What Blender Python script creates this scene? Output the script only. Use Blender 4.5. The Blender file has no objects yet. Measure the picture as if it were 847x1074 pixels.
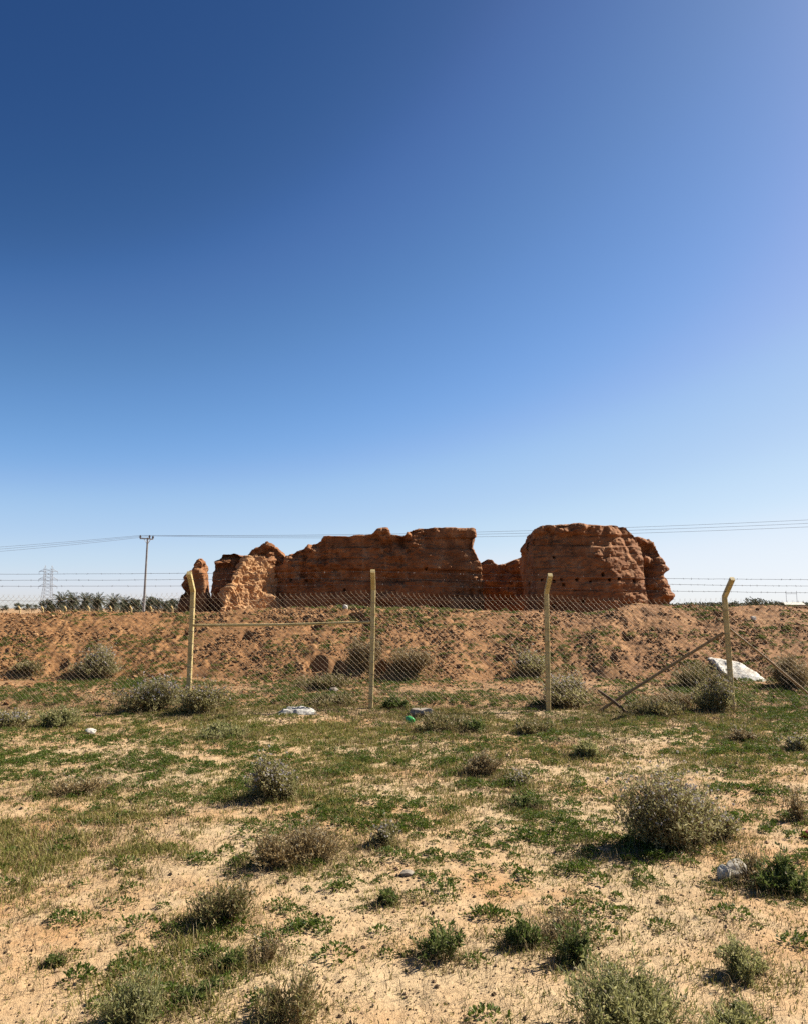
import bpy, bmesh, math, random
import numpy as np
from mathutils import Vector, Matrix

C = bpy.context.scene.collection
RS = np.random.RandomState(7)
random.seed(7)
TW, TH, F = 847.0, 1074.0, 847.0          # photograph's frame, focal length in its pixels
TILT = math.atan((638 - TH / 2) / F)
CAM = np.array([0.0, 0.0, 1.70])
SUN_AZ, SUN_EL = math.radians(66), math.radians(40)

# ------------------------------------------------------------------ noise
_perm = np.random.RandomState(3).permutation(256)
_perm = np.concatenate([_perm, _perm, _perm])
_g3 = np.random.RandomState(5).normal(size=(256, 3)); _g3 /= np.linalg.norm(_g3, axis=1)[:, None]

def perlin(x, y, z=None):
    x = np.asarray(x, float); y = np.asarray(y, float)
    z = np.full_like(x, 0.37) if z is None else np.asarray(z, float)
    xi, yi, zi = np.floor(x).astype(int), np.floor(y).astype(int), np.floor(z).astype(int)
    xf, yf, zf = x - xi, y - yi, z - zi
    xi &= 255; yi &= 255; zi &= 255
    u, v, w = [t * t * t * (t * (t * 6 - 15) + 10) for t in (xf, yf, zf)]
    def gr(a, b, c):
        h = _perm[_perm[_perm[(xi + a) & 255] + ((yi + b) & 255)] + ((zi + c) & 255)]
        g = _g3[h]
        return g[..., 0] * (xf - a) + g[..., 1] * (yf - b) + g[..., 2] * (zf - c)
    l = lambda a, b, t: a + t * (b - a)
    x00 = l(gr(0, 0, 0), gr(1, 0, 0), u); x10 = l(gr(0, 1, 0), gr(1, 1, 0), u)
    x01 = l(gr(0, 0, 1), gr(1, 0, 1), u); x11 = l(gr(0, 1, 1), gr(1, 1, 1), u)
    return l(l(x00, x10, v), l(x01, x11, v), w) * 1.5

def fbm(x, y, z=None, o=4):
    s, a, f = 0, 1.0, 1.0
    for k in range(o):
        s = s + a * perlin(x * f + 11.3 * k, y * f + 5.7 * k, None if z is None else z * f + 3.1 * k)
        a *= .5; f *= 2.03
    return s

def sst(a, b, t):
    t = np.clip((t - a) / (b - a), 0, 1); return t * t * (3 - 2 * t)

# ------------------------------------------------------------------ camera maths (used only to measure the place)
ct, st = math.cos(TILT), math.sin(TILT)
def ray(px, py):
    a, b = (px - TW / 2) / F, (TH / 2 - py) / F
    return np.array([a, ct - b * st, st + b * ct])
def at(px, py, Y):
    d = ray(px, py); return CAM + d * (Y / d[1])
def project(P):
    d = P - CAM
    dep = d[..., 1] * ct + d[..., 2] * st
    up = -d[..., 1] * st + d[..., 2] * ct
    return TW / 2 + F * d[..., 0] / dep, TH / 2 - F * up / dep

# ------------------------------------------------------------------ terrain
CREST_PX = np.array([-400, 0, 100, 200, 260, 350, 450, 560, 610, 650, 700, 740, 847, 1250])
CREST_PY = np.array([641, 641, 641, 640, 637, 634.5, 636.5, 638.5, 639.5, 637.5, 631, 634, 634, 634])
PITS = [(197, 662, .16, .26), (256, 668, .16, .24), (300, 655, .12, .1), (333, 696, .24, .26), (352, 701, .24, .22),
        (331, 656, .2, .16), (384, 655, .2, .18), (372, 645, .22, .2), (398, 700, .16, .2),
        (520, 690, .14, .14), (655, 668, .10, .12), (640, 690, .12, .08),
        (650, 625, .2, .1), (60, 700, .2, .14),]
def berm_base(x, y):
    px = TW / 2 + F * x / np.maximum(y, 8) * (1 / 1.0)
    zc = 1.61 + .05 * perlin(x * .55 + 3, x * 0 + .5) + .03 * perlin(x * 1.7, x * 0 + 2.5) - (np.interp(px, CREST_PX, CREST_PY) - 638) / F * 21.4
    foot = 17.3 + .5 * perlin(x * .35, y * .0 + 3.3) + .25 * perlin(x * 1.1, y * 0 + 8.1)
    low = .16 * sst(14.6, 17.4, y) + .05 * sst(14.2, 14.7, y)
    tt = np.clip((y - foot) / (21.2 - foot), 0, 1)
    up = (zc - .2) * (tt ** .92) * (1 - .12 * sst(.8, 1, tt))
    h = low + up / .88 * (1 - 0.0) * np.where(tt > 0, 1, 1) * .985
    top = zc - .0
    h = np.minimum(h, top)
    back = sst(22.4, 25.5, y)
    h = h * (1 - back) + 1.32 * back
    out = sst(52, 62, y)
    return h * (1 - out) + (-.15) * out
def ground(x, y, pits=True):
    x = np.asarray(x, float); y = np.asarray(y, float)
    h = berm_base(x, y)
    near = 1 - sst(26, 60, y)
    b = sst(16.4, 18.4, y) * (1 - sst(24, 30, y))
    h = h + near * (.035 * perlin(x * .3, y * .3 + 9) + .014 * perlin(x * 1.3 + 4, y * 1.3)
                    + (1 - b) * (.009 * perlin(x * 4.1, y * 4.1) + .007 * fbm(x * 9.0 + 3, y * 9.0, o=2) + .0045 * fbm(x * 23., y * 23., o=2)))
    clod = fbm(x * 3.2 + 1.5, y * 3.2, o=2)
    rid = 1 - np.abs(fbm(x * 1.6, y * 1.6 + 2.2, o=3))
    wk = .55 + .9 * np.clip(perlin(x * .7 + 2, y * .7 + 8) + .35, 0, 1)
    h = h + b * (.05 * perlin(x * .9, y * .9 + 5) + .035 * (rid - .7) + wk * (.03 * clod + .038 * (.45 - np.abs(fbm(x * 4.6, y * 4.6, o=2))) + .03 * fbm(x * 11., y * 11., o=2) + .016 * perlin(x * 27., y * 27.)))
    # the slumped fold that runs down the right part of the bank
    fold = np.exp(-((x - (6.1 - (21.2 - y) * .75)) / .5) ** 2) * sst(17.6, 19.0, y) * (1 - sst(21.2, 22.4, y))
    h = h + .16 * fold
    # the dug step just behind the fence
    h = h - .05 * np.exp(-((y - 14.35 - .12 * perlin(x * .8, y * 0)) / .22) ** 2)
    far = sst(70, 200, y)
    h = h + far * .25 * perlin(x * .01, y * .01)
    if pits:
        wob = .75 * fbm(x * 3.1 + 6, y * 3.1, o=3)
        for (cx, cy, r, d) in PITS_W:
            q = wob + ((x - cx) / r) ** 2 + ((y - cy) / (r * 1.3)) ** 2
            h = h - d * (1 - sst(.5, 1.25, q))
    return h
PITS_W = []
_ys = np.concatenate([np.arange(2.2, 24, .02), np.arange(24, 120, .3)])
def hit(px, py, pits=False):
    d = ray(px, py)
    Y = _ys; P = CAM[None] + d[None] * (Y / d[1])[:, None]
    g = ground(P[:, 0], P[:, 1], pits)
    i = np.where(P[:, 2] < g)[0]
    i = i[0] if len(i) else len(Y) - 1
    return np.array([P[i, 0], P[i, 1], g[i]])
for (px, py, r, d) in PITS:
    p = hit(px, py); PITS_W.append((p[0], p[1], r, d))
def gz(x, y): return float(ground(np.array([x]), np.array([y]))[0])

# ------------------------------------------------------------------ object helpers
def tag(o, label=None, cat=None, group=None, kind=None):
    if label: o['label'] = label
    if cat: o['category'] = cat
    if group: o['group'] = group
    if kind: o['kind'] = kind
    return o
def link(name, me, mats, parent=None, loc=None):
    o = bpy.data.objects.new(name, me); C.objects.link(o)
    for m in (mats if isinstance(mats, (list, tuple)) else [mats]): me.materials.append(m)
    if parent is not None: o.parent = parent
    if loc is not None: o.location = loc
    return o
def empty(name, loc=(0, 0, 0), rz=0):
    o = bpy.data.objects.new(name, None); C.objects.link(o); o.location = loc; o.rotation_euler.z = rz
    o.empty_display_size = .2; return o
def mesh_np(name, V, T, mat_idx=None, smooth=False):
    """V (n,3), T (m,k) with k = 3 or 4"""
    V = np.ascontiguousarray(V, np.float32); T = np.ascontiguousarray(T, np.int32)
    k = T.shape[1]
    me = bpy.data.meshes.new(name)
    me.vertices.add(len(V)); me.vertices.foreach_set('co', V.ravel())
    me.loops.add(T.size); me.loops.foreach_set('vertex_index', T.ravel())
    me.polygons.add(len(T))
    me.polygons.foreach_set('loop_start', np.arange(0, T.size, k, dtype=np.int32))
    me.polygons.foreach_set('loop_total', np.full(len(T), k, np.int32))
    if mat_idx is not None: me.polygons.foreach_set('material_index', np.ascontiguousarray(mat_idx, np.int32))
    me.polygons.foreach_set('use_smooth', np.full(len(T), bool(smooth)))
    me.update(calc_edges=True); me.validate()
    return me
class MB:
    def __init__(s): s.v = []; s.f = []
    def tube(s, pts, rad, n=6, cap=True):
        pts = [Vector(p) for p in pts]; rad = rad if isinstance(rad, (list, tuple)) else [rad] * len(pts)
        b0 = len(s.v); up = None
        for i, p in enumerate(pts):
            t = (pts[min(i + 1, len(pts) - 1)] - pts[max(i - 1, 0)]).normalized()
            if up is None: up = t.orthogonal().normalized()
            a = (up - t * up.dot(t)).normalized(); up = a; b = t.cross(a)
            for k in range(n):
                an = 2 * math.pi * k / n
                s.v.append(p + (a * math.cos(an) + b * math.sin(an)) * rad[i])
        for i in range(len(pts) - 1):
            for k in range(n):
                k2 = (k + 1) % n; q = b0 + i * n
                s.f.append((q + k, q + k2, q + n + k2, q + n + k))
        if cap:
            s.f.append(tuple(b0 + k for k in reversed(range(n)))); q = b0 + (len(pts) - 1) * n
            s.f.append(tuple(q + k for k in range(n)))
    def sweep_box(s, pts, w, d, ang=0):
        """square section swept along pts; w in x, d in y"""
        b0 = len(s.v)
        prof = []
        c = .22
        for (ax, ay) in [(-1 + c, -1), (1 - c, -1), (1, -1 + c), (1, 1 - c), (1 - c, 1), (-1 + c, 1), (-1, 1 - c), (-1, -1 + c)]: prof.append((ax * w / 2, ay * d / 2))
        n = len(prof)
        for i, p in enumerate(pts):
            p = Vector(p); t = (Vector(pts[min(i + 1, len(pts) - 1)]) - Vector(pts[max(i - 1, 0)])).normalized()
            X = Vector((math.cos(ang), math.sin(ang), 0)); X = (X - t * X.dot(t)).normalized(); Yv = t.cross(X)
            for (u, v) in prof: s.v.append(p + X * u + Yv * v)
        for i in range(len(pts) - 1):
            for k in range(n):
                k2 = (k + 1) % n; q = b0 + i * n
                s.f.append((q + k, q + k2, q + n + k2, q + n + k))
        s.f.append(tuple(b0 + k for k in reversed(range(n)))); q = b0 + (len(pts) - 1) * n
        s.f.append(tuple(q + k for k in range(n)))
    def build(s, name, mat, parent=None, smooth=False, loc=None):
        me = bpy.data.meshes.new(name); me.from_pydata([tuple(v) for v in s.v], [], s.f); me.update()
        if smooth: me.polygons.foreach_set('use_smooth', [True] * len(me.polygons))
        return link(name, me, mat, parent, loc)

# ------------------------------------------------------------------ materials
def lin(r, g, b):
    f = lambda c: c / 12.92 if c <= .04045 else ((c + .055) / 1.055) ** 2.4
    return (f(r / 255), f(g / 255), f(b / 255), 1)
class NT:
    def __init__(s, name):
        s.m = bpy.data.materials.new(name); s.m.use_nodes = True; s.t = s.m.node_tree
        s.b = s.t.nodes['Principled BSDF']; s.b.inputs['Roughness'].default_value = .9
        s.b.inputs['Specular IOR Level'].default_value = .2
    def n(s, typ, **kw):
        nd = s.t.nodes.new(typ)
        for k, v in kw.items():
            if k in nd.inputs.keys(): 
                nd.inputs[k].default_value = v
            else: setattr(nd, k, v)
        return nd
    def l(s, a, b): s.t.links.new(a, b)
    def noise(s, vec, scale, detail=4, rough=.55):
        nd = s.n('ShaderNodeTexNoise'); nd.inputs['Scale'].default_value = scale; nd.inputs['Detail'].default_value = detail; nd.inputs['Roughness'].default_value = rough
        s.l(vec, nd.inputs['Vector']); return nd.outputs['Fac']
    def ramp(s, fac, stops):
        nd = s.n('ShaderNodeValToRGB'); e = nd.color_ramp.elements
        while len(e) < len(stops): e.new(.5)
        for i, (p, c) in enumerate(stops):
            e[i].position = p; e[i].color = c if len(c) == 4 else (*c, 1)
        s.l(fac, nd.inputs['Fac']); return nd.outputs['Color']
    def mix(s, fac, a, b, mode='MIX'):
        nd = s.n('ShaderNodeMix'); nd.data_type = 'RGBA'; nd.blend_type = mode
        for sock, v in ((nd.inputs['Factor'], fac), (nd.inputs[6], a), (nd.inputs[7], b)):
            if hasattr(v, 'is_linked'): s.l(v, sock)
            else: sock.default_value = v if not isinstance(v, tuple) or len(v) == 4 else (*v, 1)
        return nd.outputs[2]
    def bump(s, h, strength, dist):
        nd = s.n('ShaderNodeBump'); nd.inputs['Strength'].default_value = strength; nd.inputs['Distance'].default_value = dist
        s.l(h, nd.inputs['Height']); s.l(nd.outputs['Normal'], s.b.inputs['Normal'])
    def obj(s): return s.n('ShaderNodeTexCoord').outputs['Object']
    def col(s, c): s.l(c, s.b.inputs['Base Color'])

def m_ground():
    k = NT('ground_soil'); p = k.obj()
    at_ = k.n('ShaderNodeAttribute'); at_.attribute_name = 'soil'; soil = at_.outputs['Fac']
    at2 = k.n('ShaderNodeAttribute'); at2.attribute_name = 'damp'; damp = at2.outputs['Fac']
    n1 = k.noise(p, .55, 5); n2 = k.noise(p, 2.7, 6, .65); n3 = k.noise(p, 38, 3, .7); n4 = k.noise(p, 170, 2, .6)
    sand = k.ramp(n1, [(.42, SAND_PALE), (.64, SAND_ORANGE)])
    sand = k.mix(k.ramp(n2, [(.46, (0, 0, 0)), (.74, (1, 1, 1))]), sand, SAND_TAN)
    earth = k.ramp(n2, [(.3, EARTH_D), (.52, EARTH_M), (.72, EARTH_L)])
    c = k.mix(soil, sand, earth)
    c = k.mix(damp, c, DAMP)
    spk = k.ramp(n3, [(.30, (.62, .58, .55)), (.46, (1, 1, 1)), (.72, (1.12, 1.12, 1.12))])
    c = k.mix(.85, c, spk, 'MULTIPLY')
    spk2 = k.ramp(n4, [(.30, (.6, .57, .54)), (.46, (1, 1, 1)), (.75, (1.15, 1.15, 1.15))])
    c = k.mix(.7, c, spk2, 'MULTIPLY')
    k.col(c)
    hb = k.n('ShaderNodeMath', operation='ADD'); k.l(n3, hb.inputs[0]); k.l(n4, hb.inputs[1])
    k.bump(hb.outputs[0], .6, .012)
    return k.m
def m_clod(name, cols, sc=30):
    k = NT(name); p = k.obj()
    r = k.n('ShaderNodeNewGeometry').outputs['Random Per Island']
    c = k.ramp(r, [(i / (len(cols) - 1), q) for i, q in enumerate(cols)])
    n = k.noise(p, sc, 3); c = k.mix(.6, c, k.ramp(n, [(.3, (.65, .62, .6)), (.6, (1.1, 1.1, 1.1))]), 'MULTIPLY')
    k.col(c); k.bump(n, .5, .01); return k.m
def m_leaf(name, cols, trans=.25, rough=.7):
    k = NT(name)
    r = k.n('ShaderNodeNewGeometry').outputs['Random Per Island']
    c = k.ramp(r, [(i / (len(cols) - 1), q) for i, q in enumerate(cols)])
    oi = k.n('ShaderNodeObjectInfo').outputs['Random']
    c = k.mix(.5, c, k.ramp(oi, [(0, (.85, .85, .85)), (1, (1.12, 1.1, 1.0))]), 'MULTIPLY')
    k.col(c); k.b.inputs['Roughness'].default_value = rough
    if trans:
        tr = k.n('ShaderNodeBsdfTranslucent'); k.l(c, tr.inputs['Color'])
        mx = k.n('ShaderNodeMixShader'); mx.inputs[0].default_value = trans
        out = k.t.nodes['Material Output']
        k.l(k.b.outputs[0], mx.inputs[1]); k.l(tr.outputs[0], mx.inputs[2]); k.l(mx.outputs[0], out.inputs['Surface'])
    return k.m
def m_mud(name='mud_brick', cols=None):
    MUD_D, MUD_M, MUD_L = cols or (globals()['MUD_D'], globals()['MUD_M'], globals()['MUD_L'])
    k = NT(name); p = k.obj()
    mp = k.n('ShaderNodeMapping'); mp.inputs['Scale'].default_value = (.5, .5, 3.2); k.l(p, mp.inputs['Vector'])
    st_ = k.noise(mp.outputs[0], 1.3, 5, .6); n2 = k.noise(p, 2.1, 6, .62); n3 = k.noise(p, 9, 5, .65); n4 = k.noise(p, 30, 3, .6)
    c = k.ramp(n2, [(.28, MUD_D), (.5, MUD_M), (.74, MUD_L)])
    c = k.mix(.8, c, k.ramp(st_, [(.34, (.72, .68, .66)), (.5, (1, 1, 1)), (.68, (1.12, 1.1, 1.08))]), 'MULTIPLY')
    mv = k.n('ShaderNodeMapping'); mv.inputs['Scale'].default_value = (1.6, 1.6, .22); k.l(p, mv.inputs['Vector'])
    sk = k.noise(mv.outputs[0], 1.6, 4, .6)
    c = k.mix(k.ramp(sk, [(.52, (0, 0, 0)), (.70, (.55, .55, .55))]), c, (.30, .185, .10, 1))
    c = k.mix(.35, c, k.ramp(n3, [(.3, (.7, .66, .62)), (.55, (1.05, 1.05, 1.05))]), 'MULTIPLY')
    k.col(c)
    h = k.n('ShaderNodeMath', operation='ADD'); k.l(n3, h.inputs[0]); k.l(n4, h.inputs[1])
    k.bump(h.outputs[0], .5, .03); return k.m
def m_simple(name, a, b, scale=8, rough=.6, bump=.1, metal=0.0):
    k = NT(name); p = k.obj(); n = k.noise(p, scale, 5, .6)
    k.col(k.ramp(n, [(.35, a), (.65, b)])); k.b.inputs['Roughness'].default_value = rough; k.b.inputs['Metallic'].default_value = metal
    if bump: k.bump(n, bump, .01)
    return k.m

SAND_PALE = (.375, .270, .152, 1); SAND_ORANGE = (.345, .198, .088, 1); SAND_TAN = (.40, .295, .170, 1)
EARTH_D = (.12, .055, .020, 1); EARTH_M = (.22, .107, .040, 1); EARTH_L = (.30, .167, .070, 1); DAMP = (.12, .062, .030, 1)
MUD_D = (.13, .050, .018, 1); MUD_M = (.21, .088, .033, 1); MUD_L = (.31, .15, .064, 1)
M = {}
M['ground'] = m_ground()
M['clod'] = m_clod('earth_clods', [(.11, .052, .020), (.21, .103, .039), (.27, .143, .060), (.16, .078, .030), (.35, .21, .10)], 12)
M['pebble'] = m_clod('sand_pebbles', [(.035, .022, .012), (.09, .055, .03), (.24, .16, .09), (.37, .27, .16), (.06, .04, .022)], 60)
M['mud'] = m_mud(); M['mud_sunlit'] = m_mud('sunlit_crumbled_mud', ((.25, .125, .052, 1), (.35, .195, .088, 1), (.44, .27, .135, 1)))  # crumbled mud is paler, and sunlight is put into the slope's colour
M['grass'] = m_leaf('grass_blades', [(.05, .07, .012), (.10, .115, .02), (.155, .155, .03), (.22, .185, .055), (.32, .25, .105), (.19, .18, .04), (.11, .12, .022)], .3)
M['herb'] = m_leaf('herb_leaves', [(.04, .07, .010), (.075, .11, .015), (.115, .15, .026), (.055, .085, .012)], .35, .55)
M['straw'] = m_leaf('dry_stalks', [(.05, .034, .016), (.20, .14, .065), (.30, .22, .11), (.10, .07, .03), (.38, .30, .17)], .1)
M['wood'] = m_clod('plant_stems', [(.13, .085, .04), (.22, .155, .075), (.32, .24, .125)], 60)
M['stem_green'] = m_leaf('green_stems', [(.10, .12, .05), (.18, .18, .09)], 0)
M['sage'] = m_leaf('sage_leaves', [(.175, .18, .06), (.26, .25, .098), (.37, .345, .165), (.13, .135, .042)], .45)
M['greyleaf'] = m_leaf('grey_green_leaves', [(.13, .128, .042), (.215, .198, .078), (.31, .28, .13), (.44, .39, .22)], .45)
M['green'] = m_leaf('dark_green_leaves', [(.055, .082, .018), (.09, .12, .028), (.13, .16, .042), (.21, .21, .085)], .4)
M['olive'] = m_leaf('olive_leaves', [(.09, .10, .03), (.16, .15, .05), (.26, .21, .09), (.34, .26, .13)], .25)
M['dryleaf'] = m_leaf('dry_leaves', [(.17, .115, .05), (.26, .18, .08), (.35, .26, .13), (.12, .095, .035)], .25)
M['flower'] = m_leaf('lavender_petals', [(.27, .24, .26), (.38, .35, .35), (.50, .46, .42)], .3)
M['seed'] = m_leaf('pale_seed_heads', [(.34, .285, .18), (.44, .38, .26)], .3)
def m_post():
    k = NT('cream_yellow_paint'); p = k.obj(); n = k.noise(p, 7, 5, .6); n2 = k.noise(p, 24, 5, .7)
    c = k.ramp(n, [(.32, (.33, .245, .10)), (.5, (.42, .33, .15)), (.68, (.48, .39, .20))])
    c = k.mix(k.ramp(n2, [(.60, (0, 0, 0)), (.66, (.85, .85, .85))]), c, (.17, .09, .045, 1))
    k.col(c); k.b.inputs['Roughness'].default_value = .6; k.bump(n2, .35, .006); return k.m
M['post'] = m_post()
M['wire'] = m_simple('galvanised_wire', (.26, .195, .125, 1), (.36, .275, .185, 1), 5, .55, 0, .15)
M['barb'] = m_simple('rusty_barbed_wire', (.07, .06, .06, 1), (.12, .10, .09, 1), 9, .6, 0, .2)
M['brace'] = m_simple('dusty_brown_paint', (.19, .12, .055, 1), (.27, .18, .085, 1), 12, .6, .2)
M['galv'] = m_simple('pale_galvanised_steel', (.22, .22, .22, 1), (.30, .30, .29, 1), 2, .5, 0, .3)
M['pylon'] = m_simple('pylon_steel', (.26, .27, .29, 1), (.32, .33, .35, 1), 1, .6, 0)
M['dark'] = m_simple('dark_porcelain', (.05, .04, .04, 1), (.08, .06, .055, 1), 5, .4, 0)
M['cable'] = m_simple('power_cable', (.12, .12, .13, 1), (.16, .16, .17, 1), 1, .6, 0)
M['white'] = m_simple('white_plaster', (.40, .355, .285, 1), (.62, .60, .53, 1), 5, .8, .35)
M['rock'] = m_simple('pale_stone', (.36, .325, .26, 1), (.52, .475, .395, 1), 14, .85, .5)
M['greystone'] = m_simple('grey_stone', (.16, .13, .10, 1), (.27, .23, .18, 1), 14, .85, .5)
M['sheet'] = m_simple('dirty_white_sheet', (.26, .235, .195, 1), (.50, .47, .41, 1), 10, .7, .3)
M['stickwood'] = m_simple('dark_weathered_wood', (.07, .045, .028, 1), (.15, .10, .06, 1), 20, .85, .5)
M['palm'] = m_leaf('palm_fronds', [(.05, .06, .035), (.08, .09, .055), (.12, .125, .08)], .15)  # lightened and greyed: distance haze put into the frond colours
M['crown'] = m_leaf('tree_leaves', [(.042, .052, .03), (.065, .075, .042), (.09, .10, .06)], .15)  # far tree leaves also carry the haze in their greyed colour
M['bark'] = m_simple('tree_bark', (.10, .07, .045, 1), (.18, .13, .085, 1), 3, .9, .4)
M['red'] = m_simple('red_scrap', (.16, .015, .012, 1), (.26, .03, .02, 1), 20, .5, .3)
kk = NT('green_plastic'); kk.b.inputs['Base Color'].default_value = (.07, .34, .08, 1); kk.b.inputs['Roughness'].default_value = .25; kk.b.inputs['Specular IOR Level'].default_value = .5
kk.b.inputs['Transmission Weight'].default_value = .25
M['plastic'] = kk.m

# ------------------------------------------------------------------ ground sheet
def build_ground():
    ys = np.concatenate([np.linspace(-60, 1.5, 14), np.geomspace(1.7, 15.5, 760), np.linspace(15.52, 23.0, 260), np.geomspace(23.2, 60, 90), np.geomspace(63, 6000, 60)])
    uin = np.linspace(-1, 1, 760)
    uo = 1 + np.geomspace(.02, 60, 34)
    us = np.concatenate([-uo[::-1], uin, uo])
    W = 1.2 + .62 * np.maximum(ys, 0) 
    X = us[None, :] * W[:, None]; Y = np.repeat(ys[:, None], len(us), 1)
    Z = ground(X, Y)
    V = np.stack([X, Y, Z], -1).reshape(-1, 3)
    nr, nc = X.shape
    i = np.arange(nr - 1)[:, None] * nc + np.arange(nc - 1)[None]
    T = np.stack([i, i + 1, i + nc + 1, i + nc], -1).reshape(-1, 4)
    me = mesh_np('ground', V, T, smooth=True)
    x, y = V[:, 0], V[:, 1]
    soil = (.62 * sst(14.0, 14.7, y + .4 * perlin(x * .9, y * .9)) + .38 * sst(15.6, 18.0, y + .9 * perlin(x * .6, y * .6))) * (1 - .55 * sst(30, 60, y))
    pxv, pyv = x / np.maximum(y, 1), y
    damp = np.exp(-((y - 14.25 - .15 * perlin(x * .8, y * 0)) / .30) ** 2) * np.clip(.75 + 1.0 * perlin(x * .55, y * .3 + 4), 0, 1) * .8
    damp = np.maximum(damp, .55 * np.exp(-((x - .2) / 1.1) ** 2 - ((y - 13.6) / .35) ** 2))
    for nm, a in (('soil', soil), ('damp', damp)):
        at_ = me.attributes.new(nm, 'FLOAT', 'POINT'); at_.data.foreach_set('value', a.astype(np.float32))
    tag(link('ground', me, M['ground']), kind='structure')
build_ground()

# ------------------------------------------------------------------ scattered stuff
ICO_V = None
def ico():
    t = (1 + 5 ** .5) / 2
    v = np.array([(-1, t, 0), (1, t, 0), (-1, -t, 0), (1, -t, 0), (0, -1, t), (0, 1, t), (0, -1, -t), (0, 1, -t), (t, 0, -1), (t, 0, 1), (-t, 0, -1), (-t, 0, 1)], float)
    v /= np.linalg.norm(v, axis=1)[:, None]
    f = np.array([(0, 11, 5), (0, 5, 1), (0, 1, 7), (0, 7, 10), (0, 10, 11), (1, 5, 9), (5, 11, 4), (11, 10, 2), (10, 7, 6), (7, 1, 8), (3, 9, 4), (3, 4, 2), (3, 2, 6), (3, 6, 8), (3, 8, 9), (4, 9, 5), (2, 4, 11), (6, 2, 10), (8, 6, 7), (9, 8, 1)])
    return v, f
def octa():
    v = np.array([(1, 0, 0), (-1, 0, 0), (0, 1, 0), (0, -1, 0), (0, 0, 1), (0, 0, -1)], float)
    return v, np.array([(0, 2, 4), (2, 1, 4), (1, 3, 4), (3, 0, 4), (2, 0, 5), (1, 2, 5), (3, 1, 5), (0, 3, 5)])
def lumps(P, r, jit=.3, flat=.65, small=False):
    v, f = octa() if small else ico(); n = len(P); q = len(v)
    s = 1 + jit * RS.uniform(-1, 1, (n, q))
    V = v[None] * s[..., None] * r[:, None, None]
    sc = np.stack([RS.uniform(.75, 1.35, n), RS.uniform(.75, 1.35, n), RS.uniform(.6, 1.1, n) * flat], -1)
    V = V * sc[:, None]
    a = RS.uniform(0, 6.283, n); ca, sa = np.cos(a), np.sin(a)
    x = V[..., 0] * ca[:, None] - V[..., 1] * sa[:, None]; y = V[..., 0] * sa[:, None] + V[..., 1] * ca[:, None]
    V = np.stack([x, y, V[..., 2]], -1) + P[:, None]
    T = f[None] + (np.arange(n) * q)[:, None, None]
    return V.reshape(-1, 3), T.reshape(-1, 3)
def scatter(n, y0, y1, power=1.0):
    """random ground points in the wedge in front of the camera"""
    y = y0 + (y1 - y0) * RS.uniform(0, 1, n) ** power
    x = RS.uniform(-1, 1, n) * (.6 * y + 2.2)
    return x, y
# clods of the bank
n = 115000; x = RS.uniform(-14.5, 14.5, n); y = RS.uniform(14.2, 22.6, n)
keep = (np.abs(x) < .56 * y + 1) & (RS.uniform(size=n) < (.22 * sst(14.2, 15.0, y) + .78 * sst(16.0, 18.2, y)) * np.clip(.45 + 1.5 * fbm(x * .9, y * .9, o=4), .04, 1))
x, y = x[keep], y[keep]; r = .010 + .04 * RS.uniform(size=len(x)) ** 14 + .015 * RS.uniform(size=len(x))
V, T = lumps(np.stack([x, y, ground(x, y) + r * .25], -1), r, .4, .8)
tag(link('dirt_clods', mesh_np('dirt_clods', V, T), M['clod']), kind='stuff')
# pebbles and crumbs on the sand
n = 215000; x, y = scatter(n, 2.6, 16.5, .7)
keep = RS.uniform(size=n) < np.clip(.5 + .9 * fbm(x * 1.2 + 7, y * 1.2, o=3), .08, 1)
x, y = x[keep], y[keep]; r = .0022 + .0035 * RS.uniform(size=len(x)) ** 2 + .009 * RS.uniform(size=len(x)) ** 30
r *= .8 + .09 * y
V, T = lumps(np.stack([x, y, ground(x, y) + r * .45], -1), r, .3, .9, True)
tag(link('pebbles', mesh_np('pebbles', V, T), M['pebble']), kind='stuff')

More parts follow.
